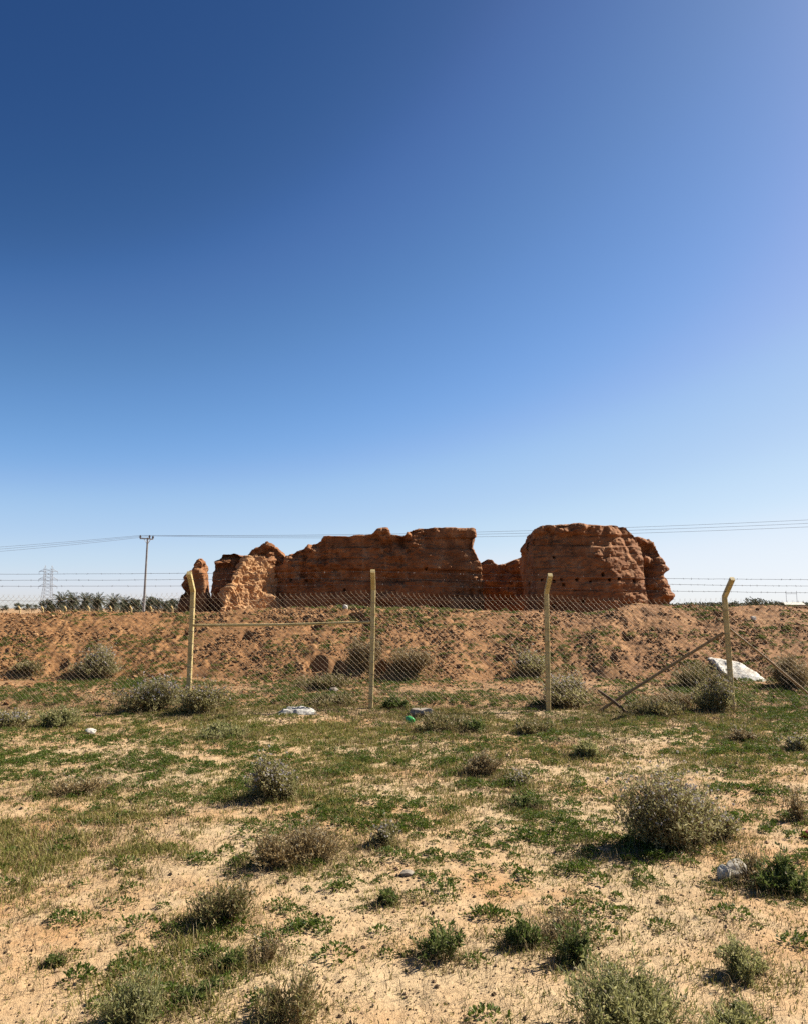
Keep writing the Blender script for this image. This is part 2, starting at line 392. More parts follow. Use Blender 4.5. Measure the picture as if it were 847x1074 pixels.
SH = [
 (706, 886, 108, 94, 'lav', 'big dense grey shrub speckled with lavender flowers, largest in the foreground', dict(dens=2.6)),
 (750, 879, 46, 44, 'lav', 'low flowering shrub touching the right side of the biggest grey shrub', {}),
 (288, 838, 58, 54, 'lav', 'rounded dark green shrub with lavender top on the open sand left of centre', dict(dens=1.5)),
 (100, 711, 52, 40, 'grey', 'silvery shrub high on the bank at far left, casting a long dark shadow', dict(dens=1.6)),
 (155, 744, 76, 38, 'lav', 'wide silvery shrub left of the leftmost fence post at the bank foot', dict(dens=1.5)),
 (205, 748, 60, 34, 'grey', 'grey green bush hiding the foot of the leftmost fence post', dict(dens=1.4)),
 (602, 742, 58, 40, 'lav', 'round lavender tinged shrub just right of the bent post in the middle', dict(dens=1.7)),
 (557, 709, 36, 36, 'grey', 'dull grey shrub on the bank, left of and behind the bent middle post', {}),
 (430, 702, 44, 28, 'dry', 'dry brown shrub on the bank right of the straight post', {}),
 (380, 702, 34, 40, 'dry', 'tall dry brown shrub on the bank directly behind the straight post', {}),
 (748, 746, 40, 40, 'grey', 'grey green shrub against the left side of the rightmost post', dict(dens=1.3)),
 (735, 720, 56, 30, 'olive', 'dark olive shrub on the bank left of the white boulder', {}),
 (836, 722, 46, 42, 'dry', 'bushy tan dry shrub on the bank at the right picture edge', dict(dens=1.5)),
 (700, 742, 56, 22, 'dry', 'straw coloured clump under the sloping brace left of the rightmost post', dict(dens=1.2)),
 (690, 750, 62, 16, 'olive', 'low olive clump in front of the straw coloured clump by the brace', dict(dens=1.3)),
 (313, 904, 92, 44, 'dry', 'wide tan dry bush below the dark green lavender topped shrub', dict(dens=1.6)),
 (505, 812, 42, 30, 'dry', 'small round brown dry bush on grass near the centre', {}),
 (470, 766, 56, 22, 'olive', 'low olive brown bush on the grass just right of the green bottle', dict(dens=1.2)),
 (498, 768, 26, 18, 'green', 'small green bush at the right end of the olive brown bush', {}),
 (552, 850, 32, 20, 'green', 'small flat green bush with dark shadow, below the round brown dry bush', {}),
 (540, 822, 30, 18, 'grey', 'small grey green bush between the round brown bush and the flat green bush', {}),
 (405, 887, 32, 32, 'grey', 'lone grey green bush right of the wide tan dry bush', {}),
 (408, 949, 30, 18, 'green', 'small bright green herb cushion alone on the sand, below the lone grey green bush', {}),
 (463, 1004, 56, 38, 'green', 'grey green herb with pale stems on bare sand at bottom centre', {}),
 (547, 994, 44, 34, 'green', 'dark green herb left of the taller leafy herb with deep shadow', {}),
 (600, 1012, 46, 50, 'green', 'tall leafy green herb with deep shadow above the big silvery clump', {}),
 (590, 985, 70, 40, 'twig', 'wispy tan grass clump behind the tall leafy herb', {}),
 (655, 1088, 130, 84, 'sage', 'big silvery green sage clump cut by the bottom edge right of centre', dict(dens=2.2)),
 (770, 1092, 90, 48, 'sage', 'thin silvery sage sprigs at the bottom edge, right of the big sage clump', dict(dens=.6)),
 (787, 1025, 56, 40, 'sage', 'mid sized silvery sage bush standing alone in the lower right', {}),
 (820, 936, 64, 46, 'green', 'dark green bush beside the pale broken stones at the right edge', dict(dens=1.3)),
 (795, 930, 50, 44, 'twig', 'brown wispy stalks between the pale broken stones and the dark green bush', {}),
 (232, 966, 72, 50, 'olive', 'tangled grey olive bush with dark hollow base, lower left', dict(dens=1.3)),
 (145, 1078, 74, 54, 'sage', 'silvery sage clump cut by the bottom edge in the lower left', dict(dens=1.1)),
 (302, 1074, 66, 66, 'olive', 'tall sparse olive brown stalks at the bottom edge left of centre', {}),
 (275, 1010, 40, 44, 'twig', 'reddish tan dry stalks on bare sand above the tall sparse stalks', {}),
 (66, 762, 50, 24, 'sage', 'pale sage bush below the fence at far left', dict(dens=1.0)),
 (12, 762, 40, 20, 'grey', 'low grey bush at the left picture edge just below the fence', {}),
 (233, 774, 52, 20, 'sage', 'pale low sage bush on the grass below the leftmost post', dict(dens=.8)),
 (80, 832, 58, 22, 'dry', 'faint dry grey clump on sand in the left half, above the green grass patch', dict(dens=.6)),
 (620, 793, 38, 24, 'sage', 'small sage bush on the grass right of centre, under the crossed stick', dict(dens=.8)),
 (565, 768, 44, 16, 'olive', 'low olive clump on the grass below the bent middle post', {}),
 (780, 778, 38, 18, 'dry', 'low brown clump on the grass below the rightmost post', {}),
 (838, 787, 26, 22, 'grey', 'grey bush at the right picture edge above the biggest shrub level', {}),
 (416, 743, 28, 18, 'green', 'small dark green tuft right of the straight post foot', {}),
 (345, 742, 50, 14, 'olive', 'low green weeds between the white sheet and the straight post', {}),
 (838, 862, 26, 40, 'twig', 'grey brown twiggy plant at the right picture edge beside the red scrap', {}),
 (340, 720, 54, 14, 'olive', 'low green weeds on the bank foot behind the white sheet', {}),
 (30, 705, 30, 12, 'olive', 'small green weed clump low on the bank at far left', {}),
 (660, 1064, 20, 14, 'green', 'tiny green tuft lost in the big sage clump', {}),
 (778, 1063, 26, 14, 'green', 'small bright green cushion herb between the sage bushes in the lower right corner', {}),
 (200, 1052, 42, 22, 'green', 'bright green herb on sand left of the tall sparse stalks', {}),
 (240, 1018, 34, 22, 'green', 'bright green herb beside the reddish tan dry stalks', {}),
 (58, 1012, 24, 14, 'green', 'small pale green herb on the bare sand of the lower left', {}),
]
SH = [s for s in SH if 'tiny green tuft' not in s[5]]
SHP = [(hit(q[0], q[1], True), q[2]) for q in SH]
# how green the ground is: patches measured on the photograph (px, py, half width, half height, weight)
GREEN = [(80, 890, 110, 34, 2.0), (30, 930, 60, 24, 1.2), (190, 830, 90, 22, .5), (420, 760, 260, 16, .7), (250, 790, 140, 10, .35), (420, 810, 90, 26, .75), (350, 850, 60, 30, .6),
         (640, 760, 200, 14, .65), (790, 760, 80, 14, .65), (520, 850, 60, 30, .55), (180, 1010, 80, 36, 1.5), (300, 905, 90, 24, .8), (280, 850, 60, 24, 1.0), (150, 760, 100, 10, .5), (100, 940, 90, 20, .4), (570, 800, 90, 18, .5),
         (310, 905, 80, 26, .5), (240, 880, 60, 30, .5), (620, 900, 60, 30, .3), (760, 800, 90, 20, .4), (530, 760, 80, 16, .5), (60, 800, 80, 20, .25), (370, 780, 60, 18, .6), (560, 960, 80, 30, .25),
         (230, 930, 60, 30, .4), (800, 940, 60, 24, .3), (440, 880, 60, 16, .3), (270, 1040, 60, 40, .4)]
BARE = [(170, 810, 55, 22, .8), (200, 790, 60, 10, .4), (40, 990, 60, 40, .9), (420, 1045, 120, 36, .8), (600, 830, 40, 20, .3), (110, 850, 60, 10, .5), (720, 960, 80, 30, .5), (380, 960, 60, 20, .5), (480, 940, 60, 30, .4), (640, 1000, 50, 20, .4), (600, 940, 60, 30, .4), (230, 1000, 30, 30, .6)]
def green(x, y):
    px, py = project(np.stack([x, y, np.zeros_like(x)], -1))
    g = np.zeros_like(x)
    for (a, b, w, h, k) in GREEN: g = np.maximum(g, k * np.exp(-.7 * (((px - a) / w) ** 2 + ((py - b) / h) ** 2)))
    for (a, b, w, h, k) in BARE: g = g * (1 - k * np.exp(-.8 * (((px - a) / w) ** 2 + ((py - b) / h) ** 2)))
    return g
def blades(P, h, w, lean, az=None):
    n = len(P); az = RS.uniform(0, 6.283, n) if az is None else az
    d = np.stack([np.cos(az), np.sin(az), np.zeros(n)], -1); s = np.stack([-np.sin(az), np.cos(az), np.zeros(n)], -1)
    rot = RS.uniform(0, 6.283, n); s = np.stack([np.cos(rot), np.sin(rot), np.zeros(n)], -1)
    up = np.array([0, 0, 1.])
    mid = P + d * (lean * h * .35)[:, None] + up * (h * .6)[:, None]
    tip = P + d * (lean * h)[:, None] + up * (h * np.sqrt(np.clip(1 - .6 * lean ** 2, .1, 1)))[:, None]
    ww = (s * w[:, None]) / 2
    V = np.stack([P - ww, P + ww, mid - ww * .8, mid + ww * .8, tip], 1).reshape(-1, 3)
    b = (np.arange(n) * 5)[:, None, None]
    T = (np.array([(0, 1, 3), (0, 3, 2), (2, 3, 4)])[None] + b).reshape(-1, 3)
    return V, T
def cluster(x, y, k, rad):
    """k blades round each tuft"""
    n = len(x); X = np.repeat(x, k) + RS.normal(size=n * k) * np.repeat(rad, k) ; Y = np.repeat(y, k) + RS.normal(size=n * k) * np.repeat(rad, k)
    return X, Y
def skirt(per):
    """points round the feet of the shrubs, where sand and litter gather and grass grows thicker"""
    X, Y = [], []
    for (p, wpx) in SHP:
        w = wpx * p[1] / F; n = int(per * (w / .5) ** 1.2)
        X.append(p[0] + RS.normal(size=n) * w * .46); Y.append(p[1] + RS.normal(size=n) * w * .36)
    return np.concatenate(X), np.concatenate(Y)
# grass
n = 200000; x, y = scatter(n, 2.7, 15.8, .75)
g = green(x, y); pn = fbm(x * .8 + 3, y * .8, o=4); pn2 = fbm(x * 3.6, y * 3.6 + 6, o=3)
dens = np.clip(g * 1.1, 0, 1) * sst(-.36, .40, pn + .75 * pn2 + .25 * np.clip(g - 1, 0, 1)) + .16 * sst(-.1, .6, pn2 + .5 * pn) + .035
dens = dens * (1 - .75 * sst(13.8, 14.5, y))
keep = RS.uniform(size=n) < dens
x, y = x[keep], y[keep]; sx, sy = skirt(150); x = np.concatenate([x, sx]); y = np.concatenate([y, sy])
KB = 8; X, Y = cluster(x, y, KB, np.full(len(x), .024)); m = len(X)
gh = np.repeat(.6 + .7 * RS.uniform(size=len(x)) + .7 * np.clip(green(x, y), 0, 1), KB)
h = (.010 + .034 * RS.uniform(size=m) ** 1.8) * gh
V, T = blades(np.stack([X, Y, ground(X, Y) - .003], -1), h, np.clip(.0026 + .00045 * Y, .003, .009) * RS.uniform(.7, 1.4, m), RS.uniform(.2, 1.1, m))
n2 = 60000; x2, y2 = scatter(n2, 2.7, 15.8, .75); kp = RS.uniform(size=n2) < np.clip(.45 + .9 * fbm(x2 * 2 + 1, y2 * 2, o=2), .1, 1)
X2, Y2 = cluster(x2[kp], y2[kp], 4, np.full(kp.sum(), .008)); m2 = len(X2)
V2, T2 = blades(np.stack([X2, Y2, ground(X2, Y2) - .002], -1), RS.uniform(.006, .022, m2), np.clip(.003 + .0005 * Y2, .003, .010), RS.uniform(.3, 1.2, m2))
T = np.concatenate([T, T2 + len(V)]); V = np.concatenate([V, V2])
tag(link('short_grass', mesh_np('short_grass', V, T), M['grass']), kind='stuff')
print('grass blades', m)
# dry stalks
n = 80000; x, y = scatter(n, 2.7, 15.8, .75)
dens = np.clip(.16 + .55 * fbm(x * .9 + 9, y * .9, o=3) + .35 * green(x, y), 0, 1); keep = RS.uniform(size=n) < dens
x, y = x[keep], y[keep]; sx, sy = skirt(150); x = np.concatenate([x, sx]); y = np.concatenate([y, sy])
X, Y = cluster(x, y, 5, np.full(len(x), .03)); m = len(X)
V, T = blades(np.stack([X, Y, ground(X, Y) - .003], -1), .015 + .10 * RS.uniform(size=m) ** 2.6, np.clip(.0015 + .0003 * Y, .002, .005) * np.ones(m), RS.uniform(.3, 1.2, m))
tag(link('dry_stalks', mesh_np('dry_stalks', V, T), M['straw']), kind='stuff')

# low dark green herbs: rosettes
def leaves_at(P, D, L, W, fold=.25):
    """diamond leaves at P pointing along D"""
    n = len(P); D = D / np.linalg.norm(D, axis=1)[:, None]
    R = RS.normal(size=(n, 3)); S = np.cross(D, R); S /= np.linalg.norm(S, axis=1)[:, None] + 1e-9
    N = np.cross(S, D)
    mid = P + D * (L * .5)[:, None]
    V = np.stack([P, mid + S * (W / 2)[:, None] + N * (W * fold)[:, None], P + D * L[:, None], mid - S * (W / 2)[:, None] + N * (W * fold)[:, None]], 1).reshape(-1, 3)
    T = (np.array([(0, 1, 2), (0, 2, 3)])[None] + (np.arange(n) * 4)[:, None, None]).reshape(-1, 3)
    return V, T
HERBZ = [(640, 900, 90, 40, 1.0), (560, 870, 80, 34, .9), (330, 880, 70, 40, .5), (720, 880, 120, 40, .7), (450, 850, 80, 40, .5), (60, 800, 90, 40, .7), (190, 810, 120, 26, .8), (300, 940, 60, 30, .4), (790, 850, 50, 40, .9), (620, 780, 140, 30, .5), (460, 810, 120, 30, .6), (520, 890, 60, 20, .8), (760, 790, 90, 20, .6), (200, 990, 90, 40, .5), (820, 750, 40, 16, .9)]
def herb_d(x, y):
    px, py = project(np.stack([x, y, np.zeros_like(x)], -1)); g = np.full_like(x, .11)
    for (a, b, w, h, k) in HERBZ: g = np.maximum(g, k * np.exp(-.6 * (((px - a) / w) ** 2 + ((py - b) / h) ** 2)))
    return g
n = 35000; x, y = scatter(n, 2.9, 14.8, .75)
keep = RS.uniform(size=n) < np.clip(herb_d(x, y) * (.46 + .8 * fbm(x * 1.3 + 2, y * 1.3, o=3)), .0, 1)
x, y = x[keep], y[keep]
# more on the bank
nb = 16000; xb = RS.uniform(-13, 13, nb); yb = RS.uniform(14.4, 21.6, nb)
kb = (np.abs(xb) < .55 * yb + 1) & (RS.uniform(size=nb) < np.clip(.14 + .9 * fbm(xb * .7, yb * 1.0 + 4, o=3) + .5 * np.exp(-((yb - 15.0) / 1.0) ** 2), 0, 1))
x = np.concatenate([x, xb[kb]]); y = np.concatenate([y, yb[kb]])
rad = .026 + .06 * RS.uniform(size=len(x)) ** 2.0; rad *= np.where(y > 14.4, 1.2, 1.0)
K = 100; m = len(x) * K
ph = RS.uniform(0, 6.283, m); rr = np.sqrt(RS.uniform(0, 1, m)); R = np.repeat(rad, K)
sq = np.repeat(np.where(RS.uniform(size=len(x)) < .65, RS.uniform(.85, 1.2, len(x)), RS.uniform(.6, 1.7, len(x))), K) * (1 + .35 * np.sin(ph * 2 + np.repeat(RS.uniform(0, 6, len(x)), K)) + .2 * np.sin(ph * 5 + np.repeat(RS.uniform(0, 6, len(x)), K)))
X = np.repeat(x, K) + np.cos(ph) * rr * R * sq; Y = np.repeat(y, K) + np.sin(ph) * rr * R / sq ** .4
Z = np.repeat(ground(x, y), K) + R * .70 * np.sqrt(np.clip(1 - rr ** 2, 0, 1)) * RS.uniform(.2, 1, m) ** .6
D = np.stack([np.cos(ph) * rr * 1.2, np.sin(ph) * rr * 1.2, np.full(m, .55)], -1) + RS.normal(size=(m, 3)) * .35
V, T = leaves_at(np.stack([X, Y, Z], -1), D, R * RS.uniform(.14, .32, m) + .004, R * RS.uniform(.09, .16, m) + .003)
tag(link('low_herbs', mesh_np('low_herbs', V, T), M['herb']), kind='stuff')
print('herbs', len(x))

# ------------------------------------------------------------------ shrubs (each one its own thing)
def tubes_np(A, Bm, Cc, r, seg=4):
    """curved 3-sided stems through quadratic bezier A,Bm,Cc"""
    n = len(A); t = np.linspace(0, 1, seg + 1)
    P = (1 - t)[None, :, None] ** 2 * A[:, None] + 2 * ((1 - t) * t)[None, :, None] * Bm[:, None] + (t ** 2)[None, :, None] * Cc[:, None]
    ang = np.array([0, 2.094, 4.189]); off = np.stack([np.cos(ang), np.sin(ang), np.zeros(3)], -1)
    rt = r[:, None] * (1 - .7 * t)[None]
    V = P[:, :, None] + off[None, None] * rt[:, :, None, None]
    V = V.reshape(-1, 3); T = []
    base = (np.arange(n) * (seg + 1) * 3)[:, None]
    for i in range(seg):
        for k in range(3):
            a, b = i * 3 + k, i * 3 + (k + 1) % 3
            T.append(np.concatenate([base + a, base + b, base + b + 3, base + a + 3], 1))
    return V, np.concatenate(T, 0), P
STYLE = {  # stems, leaves per stem, leaf length, leaf width (of the plant's size), uprightness, leaf material, flower amount
    'lav': dict(ns=150, nl=34, L=.055, W=.016, up=.55, mat='greyleaf', fl=.16, fm='flower'),
    'grey': dict(ns=120, nl=34, L=.06, W=.015, up=.6, mat='greyleaf', fl=.10, fm='flower'),
    'sage': dict(ns=150, nl=36, L=.075, W=.015, up=.9, mat='sage', fl=.03, fm='seed'),
    'green': dict(ns=70, nl=30, L=.11, W=.026, up=.8, mat='green', fl=.02, fm='seed'),
    'olive': dict(ns=120, nl=26, L=.09, W=.014, up=.7, mat='olive', fl=.05, fm='seed'),
    'dry': dict(ns=190, nl=15, L=.055, W=.012, up=.5, mat='dryleaf', fl=.06, fm='seed'),
    'twig': dict(ns=60, nl=10, L=.06, W=.014, up=1.0, mat='dryleaf', fl=.08, fm='seed')}
def shrub(px, py, wpx, hpx, kind, label, cat='shrub', dens=1.0, name='shrub', lobes=None, hold=None):
    p = hit(px, py, True) if hold is None else np.array(hold)
    dist = p[1] * ct + (p[2] - CAM[2]) * st
    w, h = wpx * dist / F * 1.14, hpx * dist / F * (.98 if hpx > 30 else .85)
    S = STYLE[kind]; sz = (w * .6 + h * .6)
    ns = int(S['ns'] * dens * np.clip(sz / .45, .55, 1.6)); nl = S['nl']
    root = empty(name, p, RS.uniform(0, .3)); root.rotation_euler.z = 0
    tag(root, label, cat)
    # stems from a small crown at the base to points of an uneven dome
    nlobe = 6
    lob = [(RS.uniform(-.26, .26) * w, RS.uniform(-.26, .26) * w, RS.uniform(.42, .95)) for _ in range(nlobe)]; lob[0] = (lob[0][0], lob[0][1], 1.0)
    if lobes: lob = [(a * w, b * w, c) for (a, b, c) in lobes]
    li = RS.randint(0, len(lob), ns); lo = np.array(lob)
    ph = RS.uniform(0, 6.283, ns); u = RS.uniform(0, 1, ns); el = np.arcsin(u ** (1 / (1 + S['up'])))
    rr = RS.uniform(.35, 1.0, ns) + .32 * RS.uniform(size=ns) ** 4
    ctr = lo[li]
    tipx = ctr[:, 0] + np.cos(ph) * np.cos(el) * rr * w * .33; tipy = ctr[:, 1] + np.sin(ph) * np.cos(el) * rr * w * .33
    tipz = h * (ctr[:, 2]) * np.clip(.25 + .75 * np.sin(el) * rr, .12, 1.05)
    lx, ly = RS.uniform(-.18, .18, 2); tipx = tipx + tipz * lx; tipy = tipy + tipz * ly
    tip = np.stack([tipx, tipy, tipz], -1)
    A = np.stack([ctr[:, 0] * .55 + RS.normal(size=ns) * w * .05, ctr[:, 1] * .55 + RS.normal(size=ns) * w * .05, np.full(ns, -.02)], -1)
    Bm = A * .45 + tip * .55; Bm[:, :2] += (tip[:, :2] - A[:, :2]) * RS.uniform(-.1, .25, (ns, 1)) + RS.normal(size=(ns, 2)) * w * .04; Bm[:, 2] += tip[:, 2] * RS.uniform(-.15, .15, ns)
    sr = np.clip(.0022 + .00022 * dist, .002, .008)
    Vs, Ts, _ = tubes_np(A, Bm, tip, np.full(ns, sr * (1.2 if kind in ('dry', 'twig') else 1)))
    # side twigs
    nt = ns * 3; si = RS.randint(0, ns, nt); t = RS.uniform(.3, .95, nt)[:, None]
    q = (1 - t) ** 2 * A[si] + 2 * (1 - t) * t * Bm[si] + t ** 2 * tip[si]
    dv = RS.normal(size=(nt, 3)) * .6 + np.array([0, 0, .7]); dv[:, :2] += (q[:, :2]) / (w + 1e-6) * 1.2
    dv /= np.linalg.norm(dv, axis=1)[:, None]; tl = (RS.uniform(.06, .20, nt) * sz)[:, None]
    qe = q + dv * tl
    Vt, Tt, _ = tubes_np(q, (q + qe) / 2 + RS.normal(size=(nt, 3)) * sz * .01, qe, np.full(nt, sr * .6), 2)
    Vs2 = np.concatenate([Vs, Vt]); Ts2 = np.concatenate([Ts, Tt + len(Vs)])
    stm = {'sage': 'stem_green', 'green': 'stem_green', 'dry': 'straw', 'twig': 'straw', 'olive': 'straw'}.get(kind, 'wood')
    Vs2[:, 2] = np.maximum(Vs2[:, 2], -.06)
    link('stem_sprays', mesh_np('stem_sprays', Vs2, Ts2), M[stm], root)
    # leaves on stems and twigs
    m = int(ns * nl * (.62 if kind in ('lav', 'grey', 'sage', 'olive') else .8)); si = RS.randint(0, ns, m); t = RS.uniform(.25, 1.0, m)[:, None]
    q1 = (1 - t) ** 2 * A[si] + 2 * (1 - t) * t * Bm[si] + t ** 2 * tip[si]
    ti = RS.randint(0, nt, m); t2 = RS.uniform(0, 1, m)[:, None]; q2 = q[ti] + (qe[ti] - q[ti]) * t2
    ch = RS.uniform(size=m)[:, None] < .62
    Q = np.where(ch, q2, q1) + RS.normal(size=(m, 3)) * sz * .012
    D = RS.normal(size=(m, 3)) * .7 + np.array([0, 0, .35 + .5 * S['up']]); D[:, :2] += Q[:, :2] / (w + 1e-6)
    lsz = np.clip(.16 + .55 * sz, .14, .55) ; k = RS.uniform(.6, 1.25, m)
    V, T = leaves_at(Q, D, S['L'] * lsz * k * .72 + .0016 * dist, S['W'] * lsz * k * .72 + .0010 * dist)
    V[:, 2] = np.maximum(V[:, 2], -.02)
    link('foliage', mesh_np('foliage', V, T), M[S['mat']], root)
    nf = int(ns * S['fl'] * 8)
    if nf > 6:
        ti = RS.randint(0, nt, nf * 3); qf = qe[ti]; keep = np.argsort(-(qf[:, 2] / h + RS.uniform(0, .45, nf * 3)))[:nf]
        qf = qf[keep]; kk_ = 4
        P4 = np.repeat(qf, kk_, 0); D = RS.normal(size=(len(P4), 3)) + np.array([0, 0, .6])
        V, T = leaves_at(P4, D, np.full(len(P4), .006 + .0012 * dist), np.full(len(P4), .005 + .0010 * dist), .1)
        link('blossoms' if S['fm'] == 'flower' else 'seed_sprays', mesh_np('flowers', V, T), M[S['fm']], root)
    return root

for s in SH: shrub(*s[:6], **s[6])
print('shrubs done')

# ------------------------------------------------------------------ stones and litter
def stone(name, px, py, wpx, hpx, mat, label, cat, seed, rough=.22, sub=4, flat_top=None, sink=.12, depth=.8):
    p = hit(px, py, True); dist = p[1] * ct + (p[2] - CAM[2]) * st
    w, h = wpx * dist / F, hpx * dist / F
    bm = bmesh.new(); bmesh.ops.create_icosphere(bm, subdivisions=sub, radius=1)
    me = bpy.data.meshes.new(name); bm.to_mesh(me); bm.free()
    V = np.empty(len(me.vertices) * 3, np.float32); me.vertices.foreach_get('co', V); V = V.reshape(-1, 3).astype(float)
    rs = np.random.RandomState(seed)
    for _ in range(9):                                   # chisel flat facets
        nrm = rs.normal(size=3); nrm /= np.linalg.norm(nrm); d = rs.uniform(.55, .85)
        e = V @ nrm - d; V -= np.where(e > 0, e * .9, 0)[:, None] * nrm
    V += V / np.linalg.norm(V, axis=1)[:, None] * (rough * .4 * fbm(V[:, 0] * 1.7 + seed, V[:, 1] * 1.7, V[:, 2] * 1.7, 4))[:, None]
    V -= V.min(0); V /= V.max(0); V -= np.array([.5, .5, sink])
    V *= np.array([w, w * depth, h / (1 - sink)])
    me.vertices.foreach_set('co', V.astype(np.float32).ravel()); me.update()
    o = link(name, me, mat, None, p); tag(o, label, cat); return o
stone('pale_stone', 774, 920, 26, 17, M['rock'], 'pale angular stone on sand left of the dark green bush at the right edge', 'stone', 4)
stone('pale_stone', 759, 922, 15, 14, M['rock'], 'small whitish stone chip leaning left of the pale angular stone', 'stone', 9)
stone('pale_stone', 95, 770, 12, 6, M['white'], 'small flat white stone on the grass at far left below the fence', 'stone', 12)
stone('grey_stone', 442, 752, 26, 9, M['greystone'], 'flat grey stone in the grass just behind the green bottle', 'stone', 21)
stone('grey_stone', 350, 727, 10, 6, M['greystone'], 'small grey stone on the bank foot right of the white sheet', 'stone', 23)
stone('pale_stone', 362, 639, 6, 5, M['white'], 'small white stone near the bank crest left of the straight post', 'stone', 31)
stone('grey_stone', 427, 919, 16, 5, M['greystone'], 'flat brownish stone on sand above the small herb cushion at bottom centre', 'stone', 33)
stone('white_stone', 790, 651, 6, 4, M['white'], 'tiny white stone high on the bank right of the rightmost post', 'stone', 35)
stone('red_scrap', 847, 879, 14, 8, M['red'], 'dark red scrap lying at the right picture edge', 'scrap', 37)

# big white lump at the bank foot
def white_boulder():
    p = hit(777, 713, True); dist = p[1]
    prof = [(750, 690), (757, 688), (766, 690), (778, 692), (788, 695), (797, 703), (804, 713), (800, 716), (780, 717), (760, 715), (755, 703)]
    bm = bmesh.new(); vs = []
    pts = [((a - 777) * .93 * (1.0 if a > 777 else .82) * dist / F, (714 - b) * 1.06 * dist / F) for (a, b) in prof]
    front = [bm.verts.new((x, -.30 + 1.5 * z, z * .92 - .08)) for (x, z) in pts]; back = [bm.verts.new((x * .92, .75 + 1.5 * z, z * .86 - .12)) for (x, z) in pts]
    bm.faces.new(front[::-1]); bm.faces.new(back); n = len(pts)
    for i in range(n): bm.faces.new((front[i], front[(i + 1) % n], back[(i + 1) % n], back[i]))
    bmesh.ops.recalc_face_normals(bm, faces=bm.faces)
    me = bpy.data.meshes.new('white_boulder'); bm.to_mesh(me); bm.free()
    o = link('white_boulder', me, M['white'], None, p)
    roughen(o, .035, 3, [(.05, 2.2), (.02, 6.), (.008, 18.)])
    tag(o, 'big smooth white boulder half buried at the bank foot behind the rightmost post', 'boulder')
def roughen(o, voxel, smooth, amps, fn=None):
    md = o.modifiers.new('r', 'REMESH'); md.mode = 'VOXEL'; md.voxel_size = voxel
    ms = o.modifiers.new('s', 'SMOOTH'); ms.factor = .5; ms.iterations = smooth
    dg = bpy.context.evaluated_depsgraph_get(); dg.update()
    me = bpy.data.meshes.new_from_object(o.evaluated_get(dg)); o.modifiers.clear()
    old = o.data; mats = [m for m in old.materials]; o.data = me
    if not len(me.materials):
        for m in mats: me.materials.append(m)
    nv = len(me.vertices); V = np.empty(nv * 3, np.float32); me.vertices.foreach_get('co', V); V = V.reshape(-1, 3).astype(float)
    N = np.empty(nv * 3, np.float32); me.vertices.foreach_get('normal', N); N = N.reshape(-1, 3).astype(float)
    sd = RS.uniform(0, 50)
    if fn is not None: V = fn(V, N, sd)
    else:
        d = sum(a * perlin(V[:, 0] * f + sd, V[:, 1] * f, V[:, 2] * f) for (a, f) in amps); V = V + N * d[:, None]
    me.vertices.foreach_set('co', V.astype(np.float32).ravel()); me.polygons.foreach_set('use_smooth', np.zeros(len(me.polygons), bool)); me.update()
    return o
white_boulder()

# crumpled white sheet by the fence
def crumple(px, py, wpx, dpx, mat, label, cat, name):
    p = hit(px, py, True); n = 46; dist = p[1]; w = wpx * dist / F; d = .5
    u, v = np.meshgrid(np.linspace(-.5, .5, n), np.linspace(-.5, .5, n))
    rag = 1 + .22 * perlin(np.arctan2(v, u) * 1.6, u * 0 + 2.2)
    X = u * w * rag; Y = v * d * rag
    H = .06 + .05 * np.abs(fbm(u * 3.1 + 5, v * 3.1, o=3)) * 2 + .05 * np.clip(1 - (u * 2) ** 2, 0, 1) + .02 * fbm(u * 9, v * 9, o=2)
    edge = np.minimum(np.minimum(.5 - np.abs(u), .5 - np.abs(v)) * 7, 1); H = .01 + H * edge
    Z = ground(X + p[0], Y + p[1]) - p[2] + H * .5
    V1 = np.stack([X, Y, Z], -1).reshape(-1, 3); i = np.arange(n - 1)[:, None] * n + np.arange(n - 1)[None]
    T = np.stack([i, i + 1, i + n + 1, i + n], -1).reshape(-1, 4)
    o = link(name, mesh_np(name, V1, T, smooth=False), mat, None, p)
    o.modifiers.new('t', 'SOLIDIFY').thickness = .006
    tag(o, label, cat)
crumple(313, 748, 38, 14, M['sheet'], 'crumpled dirty white sheet lying on the ground between the two left posts', 'sheet', 'crumpled_sheet')

# green plastic bottle lying base towards us
def bottle():
    p = hit(432, 761, True); root = empty('plastic_bottle', (p[0], p[1], p[2] + .085)); root.rotation_euler = (math.radians(78), math.radians(10), math.radians(28))
    tag(root, 'green plastic bottle lying in the grass below the straight post', 'bottle')
    prof = [(.0, .012), (.03, .0), (.07, .006), (.085, .03), (.088, .06), (.084, .065), (.088, .07), (.088, .14), (.084, .145), (.088, .15), (.088, .19), (.07, .24), (.035, .28), (.026, .30), (.026, .33)]
    n = 24; V = []; Fc = []
    for (r, z) in prof:
        for k in range(n):
            a = 2 * math.pi * k / n; rr = r * (1 + (.12 * math.cos(5 * a) if z < .02 and r > 0 else 0)); V.append((rr * math.cos(a), rr * math.sin(a), z))
    for i in range(len(prof) - 1):
        for k in range(n): Fc.append((i * n + k, i * n + (k + 1) % n, (i + 1) * n + (k + 1) % n, (i + 1) * n + k))
    me = bpy.data.meshes.new('body'); me.from_pydata(V, [], Fc); me.polygons.foreach_set('use_smooth', [True] * len(me.polygons)); link('bottle_body', me, M['plastic'], root)
    c = MB(); c.tube([(0, 0, .315), (0, 0, .345)], .031, 16); c.build('cap', M['plastic'], root)
    root.scale = (1, 1, 1); return root
bt = bottle(); bt.rotation_euler = (math.radians(-82), 0, math.radians(25)); bt.scale = (.62, .62, .62); bt.location.z -= .03

